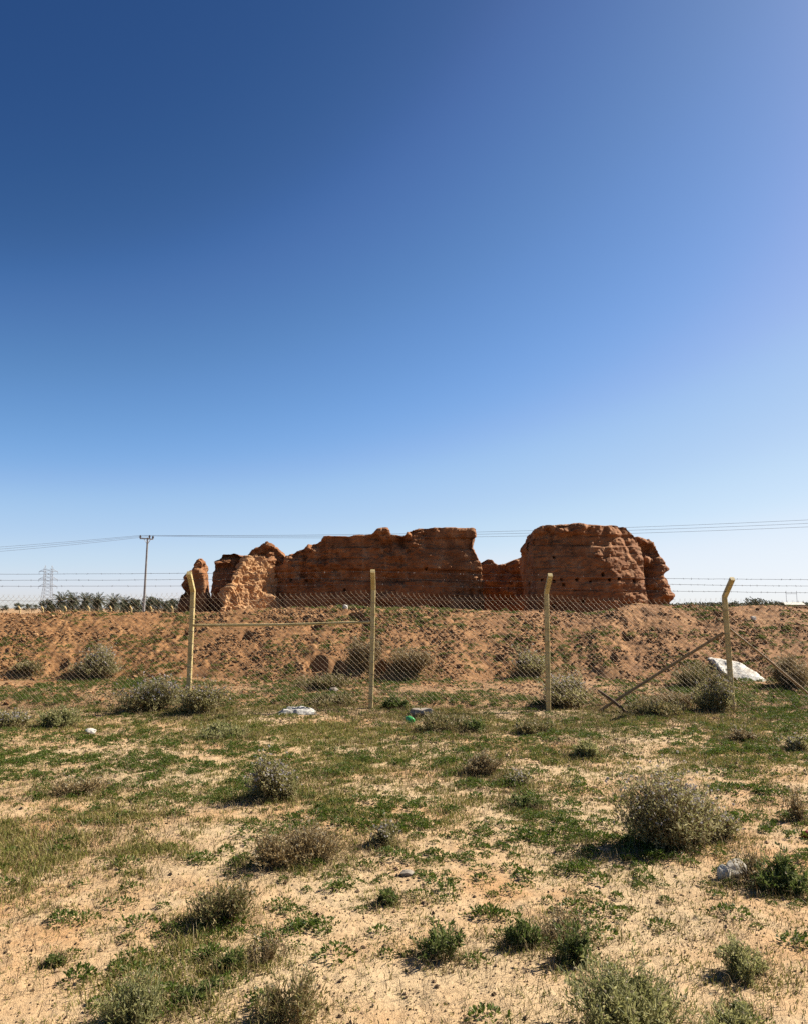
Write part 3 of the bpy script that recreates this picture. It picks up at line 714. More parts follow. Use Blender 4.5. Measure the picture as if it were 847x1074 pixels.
# ------------------------------------------------------------------ near fence
FY = 13.9
def post_pts(px0, py0, px1, py1, px2, py2):
    a = at(px0, py0, FY); b = at(px1, py1, FY)
    a[2] = gz(a[0], a[1]) - .25 if False else a[2] - .25
    zt = b[2] + .30; c = np.array([b[0] + (px2), FY - .30, zt])
    return a, b, c
root = empty('chain_link_fence', (0, FY, 0))
tag(root, 'chain link fence on cream yellow bent posts with barbed wire on top', 'fence')
POSTS = [(-178, 739, -170, 620, 0), (197, 744, 202.5, 620, 0), (388.5, 739, 391.5, 618, .0), (574.5, 742, 572.5, 622, .02), (768.5, 747, 759.5, 626, .03), (958, 750, 948, 626, .02)]
PT = []
for (a, b, c, d, e) in POSTS:
    A, B, Cc = post_pts(a, b, c, d, e, 0)
    PT.append((A, B, Cc))
    m = MB(); B1 = B + np.array([0, 0, -.06]); B2 = B + (Cc - B) * .2
    pts = [A, A * .5 + B * .5 + np.array([RS.uniform(-.008, .008), 0, 0]), B1, B, B2, Cc]
    m.sweep_box([Vector(q) - Vector((0, FY, 0)) for q in pts], .076, .076)
    po = m.build('post', M['post'], root)
    for k in range(9):                                   # tie wires round the post
        t = MB()
        z = A[2] + .35 + k * .2; q = A + (B - A) * ((z - A[2]) / (B[2] - A[2])) - np.array([0, FY, 0])
        s = .043; t.tube([q + np.array([-s, -s, 0]), q + np.array([s, -s, .004]), q + np.array([s, s, 0]), q + np.array([-s, s, -.004]), q + np.array([-s, -s, 0])], .004, 4)
        t.build('tie_wire', M['wire'], po)
def post_x(i, z):
    A, B, _ = PT[i]; return A[0] + (B[0] - A[0]) * (z - A[2]) / (B[2] - A[2])
# mesh
xs_p = np.array([p[1][0] for p in PT]); zt_p = np.array([p[1][2] for p in PT])
xs_b = np.array([p[0][0] for p in PT]); zb_p = np.array([p[0][2] + .25 for p in PT])
def mesh_top(x): 
    i = np.clip(np.searchsorted(xs_p, x) - 1, 0, len(xs_p) - 2); t = (x - xs_p[i]) / (xs_p[i + 1] - xs_p[i])
    return np.interp(x, xs_p, zt_p) - .05 - .045 * 4 * np.clip(t * (1 - t), 0, 1) + .012 * perlin(x * 2.1, x * 0)
def sagf(x, z):
    return .030 * perlin(x * .8, z * 1.3) + .006 * perlin(x * 4.5, z * 4.5), .07 * perlin(x * .7 + 9, z * .9 + 2) + .015 * perlin(x * 3, z * 3), .045 * perlin(x * .9 + 3, z * 1.2 + 7) + .006 * perlin(x * 5 + 3, z * 5)
PITCH = .088; H = 1.86
x0, x1 = xs_p[0], xs_p[-1]
A_, B_ = [], []
nrow = int(round(H / PITCH))
ncol = int((x1 - x0) / PITCH)
Vw, Tw = [], []
def wires(sgn):
    """diagonal wires running through the whole height"""
    segs = nrow
    c0 = np.arange(-nrow if sgn > 0 else 0, ncol + (0 if sgn > 0 else nrow))
    z = np.linspace(0, 1, segs + 1)
    X = x0 + (c0[:, None] + sgn * np.arange(segs + 1)[None] * 1.0 + .0) * PITCH
    Zr = np.repeat(z[None], len(c0), 0)
    top = mesh_top(np.clip(X, x0, x1)); bot = np.interp(np.clip(X, x0, x1), xs_b, zb_p) + .06 + .05 * perlin(X * .5, X * 0 + 4)
    Z = bot + (top - bot) * Zr
    dx, dy, dz = sagf(X, Z)
    zig = ((np.arange(segs + 1) % 2) * 2 - 1)[None] * .004 * sgn
    P = np.stack([X + dx, FY + .03 - FY + dy + zig, Z + dz * np.sin(Zr * math.pi)], -1)
    ok = (X[:, :-1] >= x0) & (X[:, 1:] >= x0) & (X[:, :-1] <= x1) & (X[:, 1:] <= x1)
    return P[:, :-1][ok], P[:, 1:][ok]
WR = .0013
def seg_tubes(A, B, r):
    n = len(A); D = B - A; D /= np.linalg.norm(D, axis=1)[:, None]
    U = np.cross(D, np.array([0, 1., 0])); U /= np.linalg.norm(U, axis=1)[:, None] + 1e-9; W = np.cross(D, U)
    V = []
    for e in (A, B):
        for k in range(4):
            an = k * math.pi / 2; V.append(e + (U * math.cos(an) + W * math.sin(an)) * r)
    V = np.stack(V, 1).reshape(-1, 3)
    q = np.array([(k, (k + 1) % 4, 4 + (k + 1) % 4, 4 + k) for k in range(4)])
    return V, (q[None] + (np.arange(n) * 8)[:, None, None]).reshape(-1, 4)
sA, sB = [], []
for s in (1, -1):
    a, b = wires(s); sA.append(a); sB.append(b)
    tipm = b[:, 2] > mesh_top(b[:, 0]) - .03
    sA.append(b[tipm]); sB.append(b[tipm] + np.array([s * .012, 0, .035]))
V, T = seg_tubes(np.concatenate(sA), np.concatenate(sB), WR)
link('chain_link_mesh', mesh_np('chain_link_mesh', V, T), M['wire'], root)
# line wire under the mesh's top edge
m = MB(); xx = np.linspace(x0, x1, 160)
for off, nm in ((-.07, 'a'), (-.95, 'b')):
    m.tube([(x, .02 + .01 * math.sin(x * 3), float(mesh_top(np.array([x]))[0]) + off) for x in xx], .003, 4)
m.build('line_wire', M['wire'], root)
# barbed wire
for f in (.28, .63, .97):
    m = MB(); pts = []
    for i in range(len(PT) - 1):
        a = PT[i][1] + (PT[i][2] - PT[i][1]) * f; b = PT[i + 1][1] + (PT[i + 1][2] - PT[i + 1][1]) * f
        sg = RS.uniform(.004, .02)
        for k in range(24):
            t = k / 24; q = a + (b - a) * t; q = q - np.array([0, FY + .05, 0]); q[2] -= sg * 4 * t * (1 - t) + RS.uniform(-.002, .002); pts.append(q)
    m.tube(pts, .0034, 4)
    for k in range(0, len(pts) - 1):
        q = Vector(pts[k]) + (Vector(pts[k + 1]) - Vector(pts[k])) * RS.uniform(.2, .8)
        for s in range(2):
            d = Vector((RS.uniform(-.4, .4), RS.uniform(-1, 1), RS.uniform(-1, 1))).normalized() * .017
            m.tube([q - d, q + d], .002, 3)
    m.build('barbed_wire', M['barb'], root)
def fpt(px, py, dy=0.0): q = at(px, py, FY + dy); return q - np.array([0, FY, 0])
m = MB(); m.tube([fpt(203, 656, -.05), fpt(296, 655.5, -.05), fpt(388, 652.5, -.05)], .024, 8); m.build('rail', M['post'], root)
m = MB(); m.tube([fpt(758, 664, .02), fpt(694, 704, -.03), fpt(627, 746.5, -.08)], .026, 8); m.build('brace', M['brace'], root)
m = MB(); m.tube([fpt(765, 660, .02), fpt(805, 692, .05), fpt(850, 730, .1), fpt(872, 748, .1)], .018, 8); m.build('brace', M['brace'], root)
# loose stick that leans over the brace
m = MB(); a, b = at(627, 724, FY - .16), at(656, 747, FY - .2)
m.tube([a, a * .5 + b * .5 + np.array([.01, 0, .01]), b + (b - a) * .1], [.022, .028, .026], 7)
tag(m.build('stick', M['stickwood']), 'dark wooden stick leaning across the foot of the sloping brace', 'stick')

# ------------------------------------------------------------------ mud ruins
def wall(name, prof, Y, th, label, yaw=0., top_amp=1., voxel=.047, zb=1.0, flare=.5, prot=None, seed=0, lean=0., shoulder=.35, s0=.5, endround=.25, holes=None, cat='ruined wall'):
    """prof: top outline in photograph pixels, left to right"""
    pts = [at(a, b, Y) for (a, b) in prof]
    cx = sum(p[0] for p in pts) / len(pts)
    bm = bmesh.new(); L = []
    xs = [p[0] - cx for p in pts]; zs = [p[2] - zb for p in pts]
    outline = [(xs[0], -.3)] + list(zip(xs, zs)) + [(xs[-1], -.3)]
    f = [bm.verts.new((x, -th / 2, z)) for (x, z) in outline]; b = [bm.verts.new((x, th / 2, z)) for (x, z) in outline]
    bm.faces.new(f); bm.faces.new(b[::-1]); n = len(f)
    for i in range(n): bm.faces.new((f[(i + 1) % n], f[i], b[i], b[(i + 1) % n]))
    bmesh.ops.triangulate(bm, faces=bm.faces); bmesh.ops.recalc_face_normals(bm, faces=bm.faces)
    me = bpy.data.meshes.new(name); bm.to_mesh(me); bm.free()
    o = link(name, me, M['mud'], None, (cx, Y, zb)); o.rotation_euler.z = yaw
    zmax = max(zs)
    def fn(V, N, sd):
        sd = sd + seed
        x, y, z = V.T
        rel = np.clip(z / zmax, 0, 1)
        V = V.copy(); V[:, 1] *= 1 + flare * (1 - rel) ** 1.5
        V[:, 1] += lean * z
        shd = np.clip((rel - s0) / (1 - s0), 0, 1)
        V[:, 1] += np.where(V[:, 1] < 0, shoulder * shd ** 1.6 * (1 + .5 * perlin(x * .5 + sd, x * 0 + 1)), 0)
        rnd = np.clip(np.abs(x) / (np.abs(x).max() + 1e-6), 0, 1) ** 4
        V[:, 1] += np.where(V[:, 1] < 0, rnd * endround, 0)
        amp = (.55 + .75 * rel ** 1.4) * top_amp
        big = .17 * perlin(x * .5 + sd, y * .5, z * .4) + .12 * perlin(x * 1.15 + sd, y * 1.15, z * .9 + 4)
        pat = sst(-.05, .40, perlin(x * .38 + sd * 1.3, y * .2, z * .45) + .45 * (rel - .55))
        ero = fbm(x * 1.5 + sd, y * 1.5, z * 1.9, 6)
        chk = fbm(x * 2.6 + 7, y * 2.6 + sd, z * 4.4, 5)
        crv = -np.clip(np.abs(perlin(x * .8 + sd, y * .8 + 5, z * .32)) * -3.2 + .5, 0, .5) * .16          # rain gullies
        lz = z / .46 + .35 * perlin(x * .35 + sd, y * .35, z * .2); li = np.floor(lz); lf = lz - li                # rammed courses
        hsh = np.modf(np.abs(np.sin(li * 12.9898 + sd) * 43758.5453))[0]; hs2 = np.modf(np.abs(np.sin((li + 1) * 12.9898 + sd) * 43758.5453))[0]
        course = (hsh + (hs2 - hsh) * sst(.86, 1.0, lf) - .5) * .20 - .07 * np.exp(-((lf - .93) / .07) ** 2) * sst(-.2, .3, perlin(x * .9, y * .9 + sd, z))
        fine = (.5 if th < .95 else 1) * .050 * fbm(x * 4.6 + sd, y * 4.6, z * 6.5, 4) + .05 * np.clip(fbm(x * 3.3 + sd, y * 3.3 + 2, z * 7.5, 3) - .12, 0, .5)
        d = amp * big + pat * (.36 * ero + .15 * chk) + (1 - pat) * (.05 * ero + .035 * chk) + course * (1 - .6 * pat) * (.3 if th < .95 else 1) + crv * amp + fine - .02
        Nn = N.copy(); 
        topm = np.clip(N[:, 2], 0, 1)
        d = d * (1 - .78 * topm) - .02 * topm
        d = d * (1 - .5 * np.clip(np.abs(N[:, 0]), 0, 1) ** 2)
        V = V + Nn * d[:, None]
        if holes is not None:
            for (hx, hz, hr) in holes:
                q = ((x - hx) / hr) ** 2 + ((z - hz) / hr) ** 2
                V[:, 1] += np.where(N[:, 1] < -.3, .26 * (1 - sst(.3, 1.1, q)), 0)
        return V
    roughen(o, voxel, 2, None, fn)
    tag(o, label, cat, 'fragments of the ruined mud fort')
    return o
def mkholes(n, x0, x1, z0, z1, r=.09, seed=1):
    rs = np.random.RandomState(seed); return [(rs.uniform(x0, x1), rs.uniform(z0, z1), r * rs.uniform(.6, 1.3)) for _ in range(n)]
RY = 34.0
wall('mud_wall', [(280, 612), (288, 597), (300, 592), (303, 585), (312, 578), (325, 572), (336, 569), (341, 563), (352, 562), (368, 563), (380, 562), (390, 561), (397, 556), (405, 556), (410, 562), (424, 562), (432, 555), (438, 553), (460, 553), (480, 554), (497, 554), (499, 566), (498, 578), (503, 590), (505, 600)],
     RY, 1.3, 'long layered mud wall with a flat top, widest piece of the ruin in the middle', seed=1, top_amp=1.45, holes=mkholes(10, -5.5, 4, .6, 2.6, .07, 2), shoulder=.30, s0=.6)
wall('mud_wall', [(555, 604), (554, 592), (553, 572), (558, 559), (566, 553), (580, 551.5), (600, 551.5), (622, 552.5), (642, 552), (652, 554), (657, 560), (662, 564), (665, 570)],
     RY - .9, 3.2, 'big bulky mud block with overhanging left edge, right part of the ruin', seed=8, top_amp=1.15, holes=[(-1.75, 1.8, .05), (-1.3, 1.74, .06), (-1.05, 1.78, .05), (-.45, 1.8, .06), (.1, 1.72, .05), (.8, 1.79, .06)] + mkholes(7, -2.2, 2.2, .6, 3.0, .07, 5), flare=.35, shoulder=.85, s0=.3, endround=.5)
wall('mud_wall', [(654, 580), (659, 567), (667, 564), (676, 567), (683, 575), (688, 588), (690, 602), (693, 624)],
     RY - .7, 2.2, 'narrow rounded mud block attached at the right end of the bulky block', seed=12, flare=.35, shoulder=.7, s0=.2, endround=.4)
wall('mud_wall', [(496, 600), (503, 590), (510, 586), (515, 587), (520, 593), (530, 590), (540, 587), (546, 584), (552, 588), (560, 590)],
     RY + 3.0, 1.0, 'low dark mud wall in the gap between the long wall and the bulky block', seed=15, top_amp=.6, shoulder=.1)
wall('mud_wall', [(223, 630), (224, 600), (228, 589), (236, 582), (246, 580), (254, 582), (258, 588), (262, 612)],
     RY - .6, 1.7, 'rounded brown mud stump left of the sunlit rubble slope', seed=18, top_amp=.9, flare=.5, shoulder=1.1, s0=.05, endround=.5)
wall('mud_wall', [(252, 600), (258, 584), (266, 577), (276, 572), (281, 569), (288, 573), (296, 580), (303, 586), (308, 600)],
     RY + .3, 1.6, 'peaked mud wall end with a pointed top left of the long wall', seed=21, top_amp=1.0, shoulder=.6, s0=.3)
# sunlit collapsed slope: a ridge that runs from the wall towards the viewer and falls to the right
def rubble():
    cx, cz = at(268, 620, RY - 1.6)[0], 1.0
    bm = bmesh.new()
    xs = np.linspace(-1.15, 1.3, 5); 
    V = [(-.85, -2.6, -.3), (-.9, 1.2, -.3), (.75, -1.6, -.3), (1.25, 1.0, -.3), (-.75, -2.3, .9), (-.65, -1.6, 1.7), (-.5, -.4, 2.45), (-.2, 1.1, 3.0), (.45, 1.2, 2.5), (.35, .1, 1.5)]
    for v in V: bm.verts.new(v)
    bm.verts.ensure_lookup_table()
    r = bmesh.ops.convex_hull(bm, input=bm.verts)
    me = bpy.data.meshes.new('rubble_slope'); bm.to_mesh(me); bm.free()
    o = link('rubble_slope', me, M['mud_sunlit'], None, (cx, RY - 1.6, cz))
    def fn(V, N, sd):
        x, y, z = V.T
        d = .16 * perlin(x * 1.1 + sd, y * 1.1, z * 1.1) + .24 * fbm(x * 2.0, y * 2.0 + sd, z * 1.5, 5) + .12 * fbm(x * 6, y * 6 + sd, z * 6, 4)
        return V + N * d[:, None]
    roughen(o, .06, 4, None, fn)
    tag(o, 'bright sunlit collapsed mud slope leaning on the left part of the ruin', 'ruined wall', 'fragments of the ruined mud fort')
rubble()
wall('mud_pillar', [(203.8, 622), (204.5, 600), (206, 590), (208.5, 586), (211, 586), (214, 590), (216.5, 602), (218.2, 618), (219.5, 636)],
     RY - 2.0, .75, 'thin upright mud pillar with a pointed top at the left end of the ruin', seed=25, top_amp=.16, shoulder=.1, endround=.1, voxel=.05, flare=.4, cat='mud pillar')
wall('mud_pillar', [(190, 628), (192, 620), (193, 612), (197, 610), (200, 600), (204, 598), (207, 606)],
     RY - .5, .9, 'short dark stepped mud stub behind the thin pillar', seed=28, top_amp=.35, shoulder=.0, endround=.1, voxel=.06, flare=.2, cat='mud pillar')
print('ruins done')

# ------------------------------------------------------------------ far things
def far_fence():
    Y = 112.0; root = empty('distant_fence', (0, Y, 0)); tag(root, 'distant fence of small pale bent posts beyond the ruin on the left', 'fence')
    pxs = [-20, 2, 24, 48, 72, 96, 119, 140, 161, 183, 206]
    for a in pxs:
        x = (a - TW / 2) / F * Y; g = gz(x, Y); zt = 1.98 + RS.uniform(-.06, .06)
        m = MB(); m.sweep_box([(x, 0, g - .1), (x, 0, zt - .45), (x, 0, zt - .38), (x - .12, -.35, zt)], .15, .15)
        m.build('post', M['post'], root)
    m = MB(); xa, xb = (pxs[0] - TW / 2) / F * Y, (pxs[-1] - TW / 2) / F * Y
    for z in (1.6, 1.2, .8): m.tube([(xa, 0, z), (xb, 0, z)], .012, 4)
    m.build('line_wire', M['barb'], root)
far_fence()
def frond_crown(hc, nf, L, seed):
    rs = np.random.RandomState(seed); P, D, Ls = [], [], []
    for i in range(nf):
        az = rs.uniform(0, 6.283); el = rs.uniform(-1.1, 1.35); 
        d = np.array([math.cos(az) * math.cos(el), math.sin(az) * math.cos(el), math.sin(el)]); p = np.array([0, 0, hc]); q = 14
        for k in range(q):
            d = d + np.array([0, 0, -.075]); d /= np.linalg.norm(d); p = p + d * L / q
            s = np.cross(d, [0, 0, 1.]); s /= np.linalg.norm(s) + 1e-6
            for sg in (-1, 1):
                P.append(p); D.append(d * .6 + sg * s * .8 + np.array([0, 0, rs.uniform(-.1, .3)])); Ls.append(L * .26 * (1 - .5 * k / q))
    return np.array(P), np.array(D), np.array(Ls)
def palm(px, ptop, Y, label, seed):
    x = (px - TW / 2) / F * Y; g = gz(x, Y); zt = 1.7 + (638 - ptop) * Y / F; H = zt - g
    root = empty('palm_tree', (x, Y, g)); tag(root, label, 'palm tree', 'trees beyond the ruin on the left')
    L = min(2.1 + .25 * (seed % 3), H * .46); hc = H - L * .70
    m = MB(); m.tube([(0, 0, -.2), (.05, 0, hc * .5), (0, .05, hc)], [.32, .24, .26], 9); m.build('trunk', M['bark'], root)
    P, D, Ls = frond_crown(hc, 80, L, seed); V, T = leaves_at(P, D, Ls, np.full(len(P), .10), .1)
    link('crown', mesh_np('crown', V, T), M['palm'], root)
def tree(px, ptop, wpx, Y, label, seed, group, name='broad_tree', cat='tree', mat='crown', low=.15):
    x = (px - TW / 2) / F * Y; g = gz(x, Y); zt = 1.7 + (638 - ptop) * Y / F; H = zt - g; w = wpx * Y / F
    rs = np.random.RandomState(seed)
    root = empty(name, (x, Y, g)); tag(root, label, cat, group)
    m = MB(); cl = []
    m.tube([(0, 0, -.2), (.05, 0, H * .3), (0, 0, H * .55)], [.03 * H, .024 * H, .012 * H], 7)
    for k in range(16):
        az = rs.uniform(0, 6.283); r = rs.uniform(.1, .42) * w; z = H * rs.uniform(low + .15, .86) ; r *= math.sqrt(max(.1, 1 - ((z / H - .45) / .6) ** 2))
        c = np.array([math.cos(az) * r, math.sin(az) * r, z]); cl.append((c, rs.uniform(.11, .2) * min(w, H * 1.2)))
        if k < 8: m.tube([(0, 0, H * .28), tuple(c * .5 + np.array([0, 0, H * .16])), tuple(c)], [.012 * H, .008 * H, .004 * H], 5)
    m.build('trunk', M['bark'], root)
    P = []
    for (c, r) in cl:
        n = 90; d = rs.normal(size=(n, 3)); d /= np.linalg.norm(d, axis=1)[:, None]; P.append(c + d * r * (rs.uniform(.45, 1.05, n) ** .6)[:, None] * np.array([1, 1, .85]))
    P = np.concatenate(P); P = P[P[:, 2] > H * low * .5]; D = rs.normal(size=P.shape) + np.array([0, 0, .3])
    V, T = leaves_at(P, D, np.full(len(P), .1 * min(w, H) * .8), np.full(len(P), .05 * min(w, H)), .2); V[:, 2] *= H / max(V[:, 2].max(), .1)
    link('crown', mesh_np('crown', V, T), M[mat], root)
gL = 'trees beyond the ruin on the left'
for (px, pt, w, k, lab) in [(53, 628, 22, 't', 'low spreading dark tree left of the first palm, beside the pylon'), (67, 623, 0, 'p', 'palm at the left end of the palm row'), (79, 622, 0, 'p', 'palm with the clearest bare trunk, second from the left end of the row'),
        (92, 624, 0, 'p', 'palm between the clear trunked palm and the taller palm near the pole'), (104, 623.5, 0, 'p', 'fuller palm left of the small palms near the utility pole'), (121, 625, 0, 'p', 'small palm right of the fuller palm'), (132, 627, 0, 'p', 'lowest palm, nearest to the utility pole on its left'),
        (145, 627, 22, 't', 'round dark tree directly behind the utility pole on its left'), (160, 625, 26, 't', 'tall dark tree just right of the utility pole'), (173, 627, 20, 't', 'dark tree between the utility pole and the ruin stub'), (186, 627.5, 22, 't', 'dark tree nearest to the stepped mud stub')]:
    Y = 150 + RS.uniform(-8, 8)
    if k == 'p': palm(px, pt, Y, lab, int(px))
    else: tree(px, pt, w, Y, lab, int(px), gL)
for (px, pt, w, lab) in [(6, 634, 18, 'faint low tree at the left picture edge on the skyline'), (24, 632, 16, 'faint skyline tree left of the pylon'), (36, 633, 14, 'faint small skyline tree touching the pylon from the left')]:
    tree(px, pt, w, 330, lab, int(px) + 3, 'faint trees at the far left')
gR = 'bushes on the skyline at right'
for (px, pt, w, Y, lab) in [(747, 631, 20, 95, 'low skyline bush just left of the rightmost post top'), (772, 629.5, 24, 90, 'skyline bush right of the rightmost post'), (788, 625.5, 26, 88, 'tallest skyline bush right of the rightmost post, with ragged top'), (803, 628, 26, 90, 'skyline bush at the right flank of the tallest one'), (815, 630.5, 20, 95, 'small brownish skyline bush, last of the near row at right')]:
    tree(px, pt, w, Y, lab, int(px), gR, 'bush', 'bush', 'crown', .0)
# far wood line at right
def woodline():
    n = 5200; Y = 420 + RS.uniform(-12, 12, n); x = RS.uniform((690 - TW / 2) / F * 420, (900 - TW / 2) / F * 420, n)
    top = 1.7 + 420 / F * (5.0 + 3.0 * perlin(x * .05, x * 0) + 1.2 * perlin(x * .2, x * 0 + 3)); z = -1 + (top + 1) * np.sqrt(RS.uniform(0, 1, n))
    P = np.stack([x, Y, z], -1); V, T = leaves_at(P, RS.normal(size=(n, 3)), np.full(n, 1.1), np.full(n, .8), .2)
    tag(link('far_woods', mesh_np('far_woods', V, T), M['crown']), kind='stuff')
woodline()
# long white shed on the skyline at right
def shed():
    Y = 300; a = (818 - TW / 2) / F * Y; b = (838 - TW / 2) / F * Y; z1 = 1.7 + 6.2 * Y / F; z0 = -.3
    root = empty('long_shed', ((a + b) / 2, Y, z0)); tag(root, 'long low white shed in front of the far wood at the right edge', 'shed'); w = (b - a) / 2; h = z1 - z0
    bm = MB(); bm.v = [Vector(v) for v in [(-w, -2, 0), (w, -2, 0), (w, 2, 0), (-w, 2, 0), (-w, -2, h * .8), (w, -2, h * .8), (w, 2, h * .8), (-w, 2, h * .8)]]
    bm.f = [(0, 1, 5, 4), (1, 2, 6, 5), (2, 3, 7, 6), (3, 0, 4, 7)]; bm.build('wall', M['greystone'], root)
    rf = MB(); rf.v = [Vector(v) for v in [(-w - .2, -2.3, h * .78), (w + .2, -2.3, h * .78), (w + .2, 0, h), (-w - .2, 0, h), (-w - .2, 2.3, h * .78), (w + .2, 2.3, h * .78)]]; rf.f = [(0, 1, 2, 3), (3, 2, 5, 4)]; rf.build('roof', M['white'], root)
shed()
# pylon
def pylon(px, ptop, pw, Y, name='power_pylon', label='pale lattice power pylon far away at left, behind the fence'):
    x = (px - TW / 2) / F * Y; k = Y / F; H = 1.7 + (638 - ptop) * k; root = empty(name, (x, Y, 0)); tag(root, label, 'pylon')
    hw = pw * k / 2; r = .13
    def half(z): return hw * (1.0 + .75 * max(0, 1 - z / (H * .55)))
    m = MB(); lev = np.linspace(0, H * .93, 13)
    cr = [(-1, -1), (1, -1), (1, 1), (-1, 1)]
    for (a, b) in cr: m.tube([(a * half(z), b * half(z) * .6, z) for z in lev], r, 4)
    for i in range(len(lev) - 1):
        z0, z1 = lev[i], lev[i + 1]
        for j in range(4):
            a, b = cr[j]; c, d = cr[(j + 1) % 4]
            p = (a * half(z0), b * half(z0) * .6, z0); q = (c * half(z1), d * half(z1) * .6, z1); m.tube([p, q], r * .55, 3)
            p = (c * half(z0), d * half(z0) * .6, z0); q = (a * half(z1), b * half(z1) * .6, z1); m.tube([p, q], r * .55, 3)
    m.build('lattice_tower', M['pylon'], root)
    for s in (-1, 1):
        m = MB(); m.tube([(s * hw, -hw * .6, H * .93), (s * hw * .9, 0, H)], r, 4); m.tube([(s * hw, hw * .6, H * .93), (s * hw * .9, 0, H)], r, 4); m.build('peak', M['pylon'], root)
    for z in (H * .87, H * .70, H * .54):
        for s in (-1, 1):
            m = MB()
            for b in (-1, 1): m.tube([(s * hw, b * hw * .6, z), (s * (hw + 6.2 * k), 0, z - .2)], r * .8, 3); m.tube([(s * hw, b * hw * .6, z + 1.6), (s * (hw + 6.2 * k), 0, z - .2)], r * .7, 3)
            m.tube([(s * (hw + 6 * k), 0, z - .2), (s * (hw + 6 * k), 0, z - 1.8)], r * .8, 3)
            m.build('cross_arm', M['pylon'], root)
pylon(51.5, 593.5, 7.5, 560)
def hframe():
    Y = 420; k = Y / F; root = empty('power_line_frame', ((827.5 - TW / 2) * k, Y, 0)); tag(root, 'faint two legged power line frame above the white shed', 'power frame')
    for s in (-1, 1):
        m = MB(); m.tube([(s * 5.5 * k, 0, -.5), (s * 5.5 * k, 0, 1.7 + 18 * k)], .1, 5); m.build('leg', M['pylon'], root)
    m = MB(); m.tube([(-5.5 * k, 0, 1.7 + 15 * k), (5.5 * k, 0, 1.7 + 15 * k)], .09, 5); m.build('crossbar', M['pylon'], root)
hframe()
# utility pole and its cables
PY_ = 75.0
def pole():
    b = at(150.5, 645, PY_); t = at(155, 564, PY_); root = empty('utility_pole', (b[0], PY_, -.1)); tag(root, 'slim galvanised utility pole with a short cross arm, left of the ruin', 'utility pole')
    o = np.array([b[0], PY_, -.1]); d = t - b; b0 = b - d * ((b[2] + .3) / d[2])
    m = MB(); m.tube([b0 - o, (b0 * .5 + t * .5) - o, t - o], [.14, .11, .085], 8); m.build('pole', M['galv'], root)
    l, c, r = at(145.5, 564.5, PY_), at(155, 565, PY_), at(162, 566, PY_)
    l = l - o; c = c - o; r = r - o; l[1] += .4; r[1] -= .4
    ca = MB(); ca.sweep_box([l, c, r], .09, .11); arm = ca.build('cross_arm', M['galv'], root)
    br = MB(); br.tube([l * .5 + c * .5, c + np.array([0, 0, -.55])], .025, 5); br.tube([r * .6 + c * .4, c + np.array([0, 0, -.5])], .025, 5); br.build('arm_brace', M['galv'], root)
    tops = []
    for q in (l * .97 + c * .03, c + np.array([.2, -.1, 0]), r * .97 + c * .03):
        i = MB(); i.tube([q + np.array([0, 0, .03]), q + np.array([0, 0, .10]), q + np.array([0, 0, .12]), q + np.array([0, 0, .2]), q + np.array([0, 0, .22]), q + np.array([0, 0, .32])], [.04, .06, .10, .10, .07, .06], 9); i.build('insulator', M['dark'], arm)
        tops.append(q + o + np.array([0, 0, .3]))
    return tops
tops = pole()
def cable(a, b, sag, label, r=.011):
    m = MB(); n = 60; o = Vector(a)
    m.tube([Vector(a) + (Vector(b) - Vector(a)) * (k / n) - Vector((0, 0, sag * 4 * (k / n) * (1 - k / n))) - o for k in range(n + 1)], r, 5)
    tag(m.build('power_cable', M['cable'], loc=o), label, 'cable', 'cables of the utility pole')
for i, (tp, nm) in enumerate(zip(tops, ('rear', 'middle', 'front'))):
    off = (np.array([-1.0, .6, 0]), np.array([.0, 0, 0]), np.array([.8, -.6, 0]))[i]
    cable(tp, np.array([62, 54.5, 9.75 - .22 * i]) + off, .9 + .12 * i, f'thin power cable from the {nm} insulator of the utility pole, running right')
    cable(tp, np.array([-112, 96, 8.1 - .22 * i]) + off, 1.35 + .2 * i, f'thin power cable from the {nm} insulator of the utility pole, running off the left edge')

# ------------------------------------------------------------------ light, sky, camera
sd = Vector((math.sin(SUN_AZ) * math.cos(SUN_EL), math.cos(SUN_AZ) * math.cos(SUN_EL), math.sin(SUN_EL)))
L = bpy.data.lights.new('sun', 'SUN'); L.energy = 5.0; L.angle = math.radians(.5); L.color = (1, .93, .82)
lo = bpy.data.objects.new('sun', L); C.objects.link(lo); lo.rotation_euler = sd.to_track_quat('Z', 'Y').to_euler(); lo.location = sd * 100
w = bpy.data.worlds.new('World'); bpy.context.scene.world = w; w.use_nodes = True
nt = w.node_tree; bg = nt.nodes['Background']
sky = nt.nodes.new('ShaderNodeTexSky'); sky.sky_type = 'NISHITA'; sky.sun_disc = False
sky.sun_elevation = SUN_EL; sky.sun_rotation = SUN_AZ; sky.altitude = 600; sky.air_density = .7; sky.dust_density = .75; sky.ozone_density = 4.0
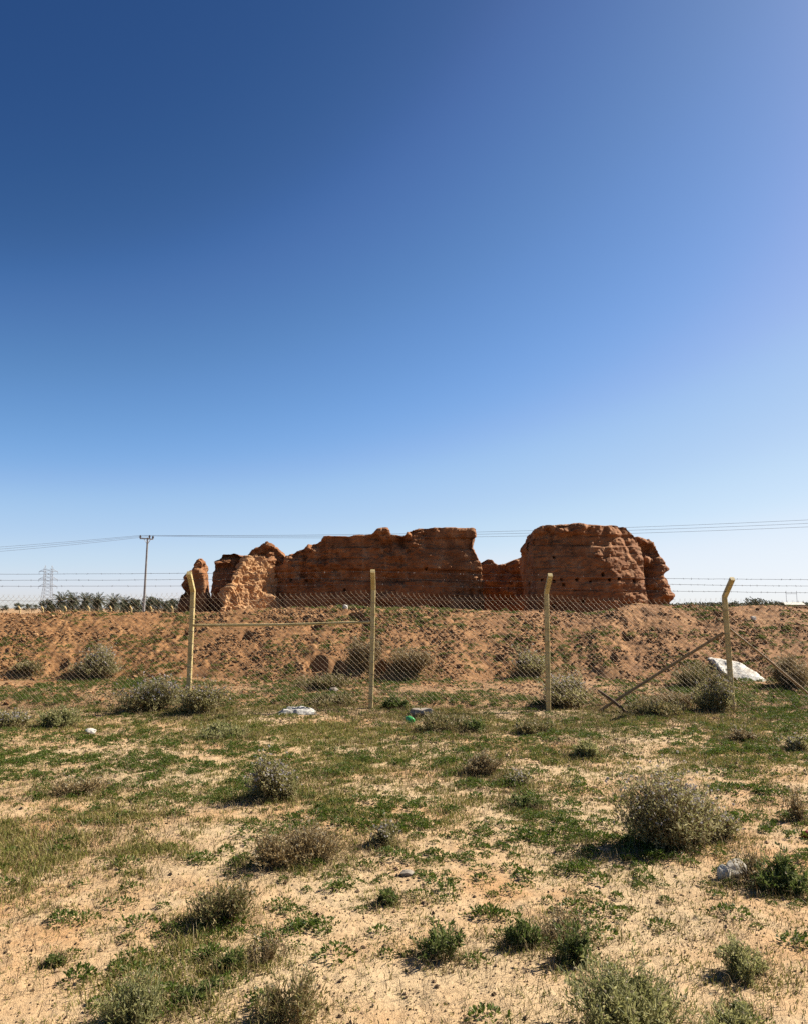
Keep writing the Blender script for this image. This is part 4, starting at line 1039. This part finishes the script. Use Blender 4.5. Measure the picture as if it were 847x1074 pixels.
EXP = 1.36; KIN = .09 * 2 ** .45 * .5; STR = .10
pre = nt.nodes.new('ShaderNodeVectorMath'); pre.operation = 'SCALE'; pre.inputs['Scale'].default_value = KIN; nt.links.new(sky.outputs[0], pre.inputs[0])
cv = nt.nodes.new('ShaderNodeRGBCurve'); nt.links.new(pre.outputs[0], cv.inputs['Color'])       # the camera's contrast on the clear sky
CUR = [[(.072, .023), (.098, .048), (.106, .066), (.132, .112), (.185, .215), (.21, .285), (.24, .36), (.292, .45), (.372, .578), (.608, .82), (2, 1.0)],
       [(.13, .073), (.166, .114), (.193, .172), (.23, .25), (.28, .345), (.35, .468), (.403, .565), (.478, .645), (.565, .74), (.832, .895), (2, 1.0)],
       [(.275, .223), (.338, .30), (.386, .42), (.455, .55), (.5, .64), (.63, .82), (.70, .865), (.80, .90), (1.03, .975), (2, 1.0)]]
for ch, pts in enumerate(CUR):
    c = cv.mapping.curves[ch]; c.points[0].location = (0, 0); c.points[1].location = (pts[-1][0] * .5, pts[-1][1])
    for (a, b) in pts[:-1]: c.points.new(a * .5, b)
cv.mapping.extend = 'EXTRAPOLATED'; cv.mapping.update()
post = nt.nodes.new('ShaderNodeVectorMath'); post.operation = 'SCALE'; post.inputs['Scale'].default_value = 1 / (STR * 2 ** EXP); nt.links.new(cv.outputs[0], post.inputs[0])
nt.links.new(post.outputs[0], bg.inputs['Color']); bg.inputs['Strength'].default_value = STR
cam = bpy.data.cameras.new('camera'); cam.sensor_fit = 'HORIZONTAL'; cam.sensor_width = 36; cam.lens = 36 * F / TW; cam.clip_start = .05; cam.clip_end = 20000
co = bpy.data.objects.new('camera', cam); C.objects.link(co); co.location = CAM; co.rotation_euler = (math.pi / 2 + TILT, 0, 0)
sc = bpy.context.scene; sc.camera = co
sc.render.engine = 'CYCLES'; sc.cycles.max_bounces = 6; sc.cycles.diffuse_bounces = 3; sc.cycles.use_denoising = False
sc.view_settings.view_transform = 'Standard'; sc.view_settings.look = 'None'; sc.view_settings.exposure = EXP; sc.view_settings.gamma = 1
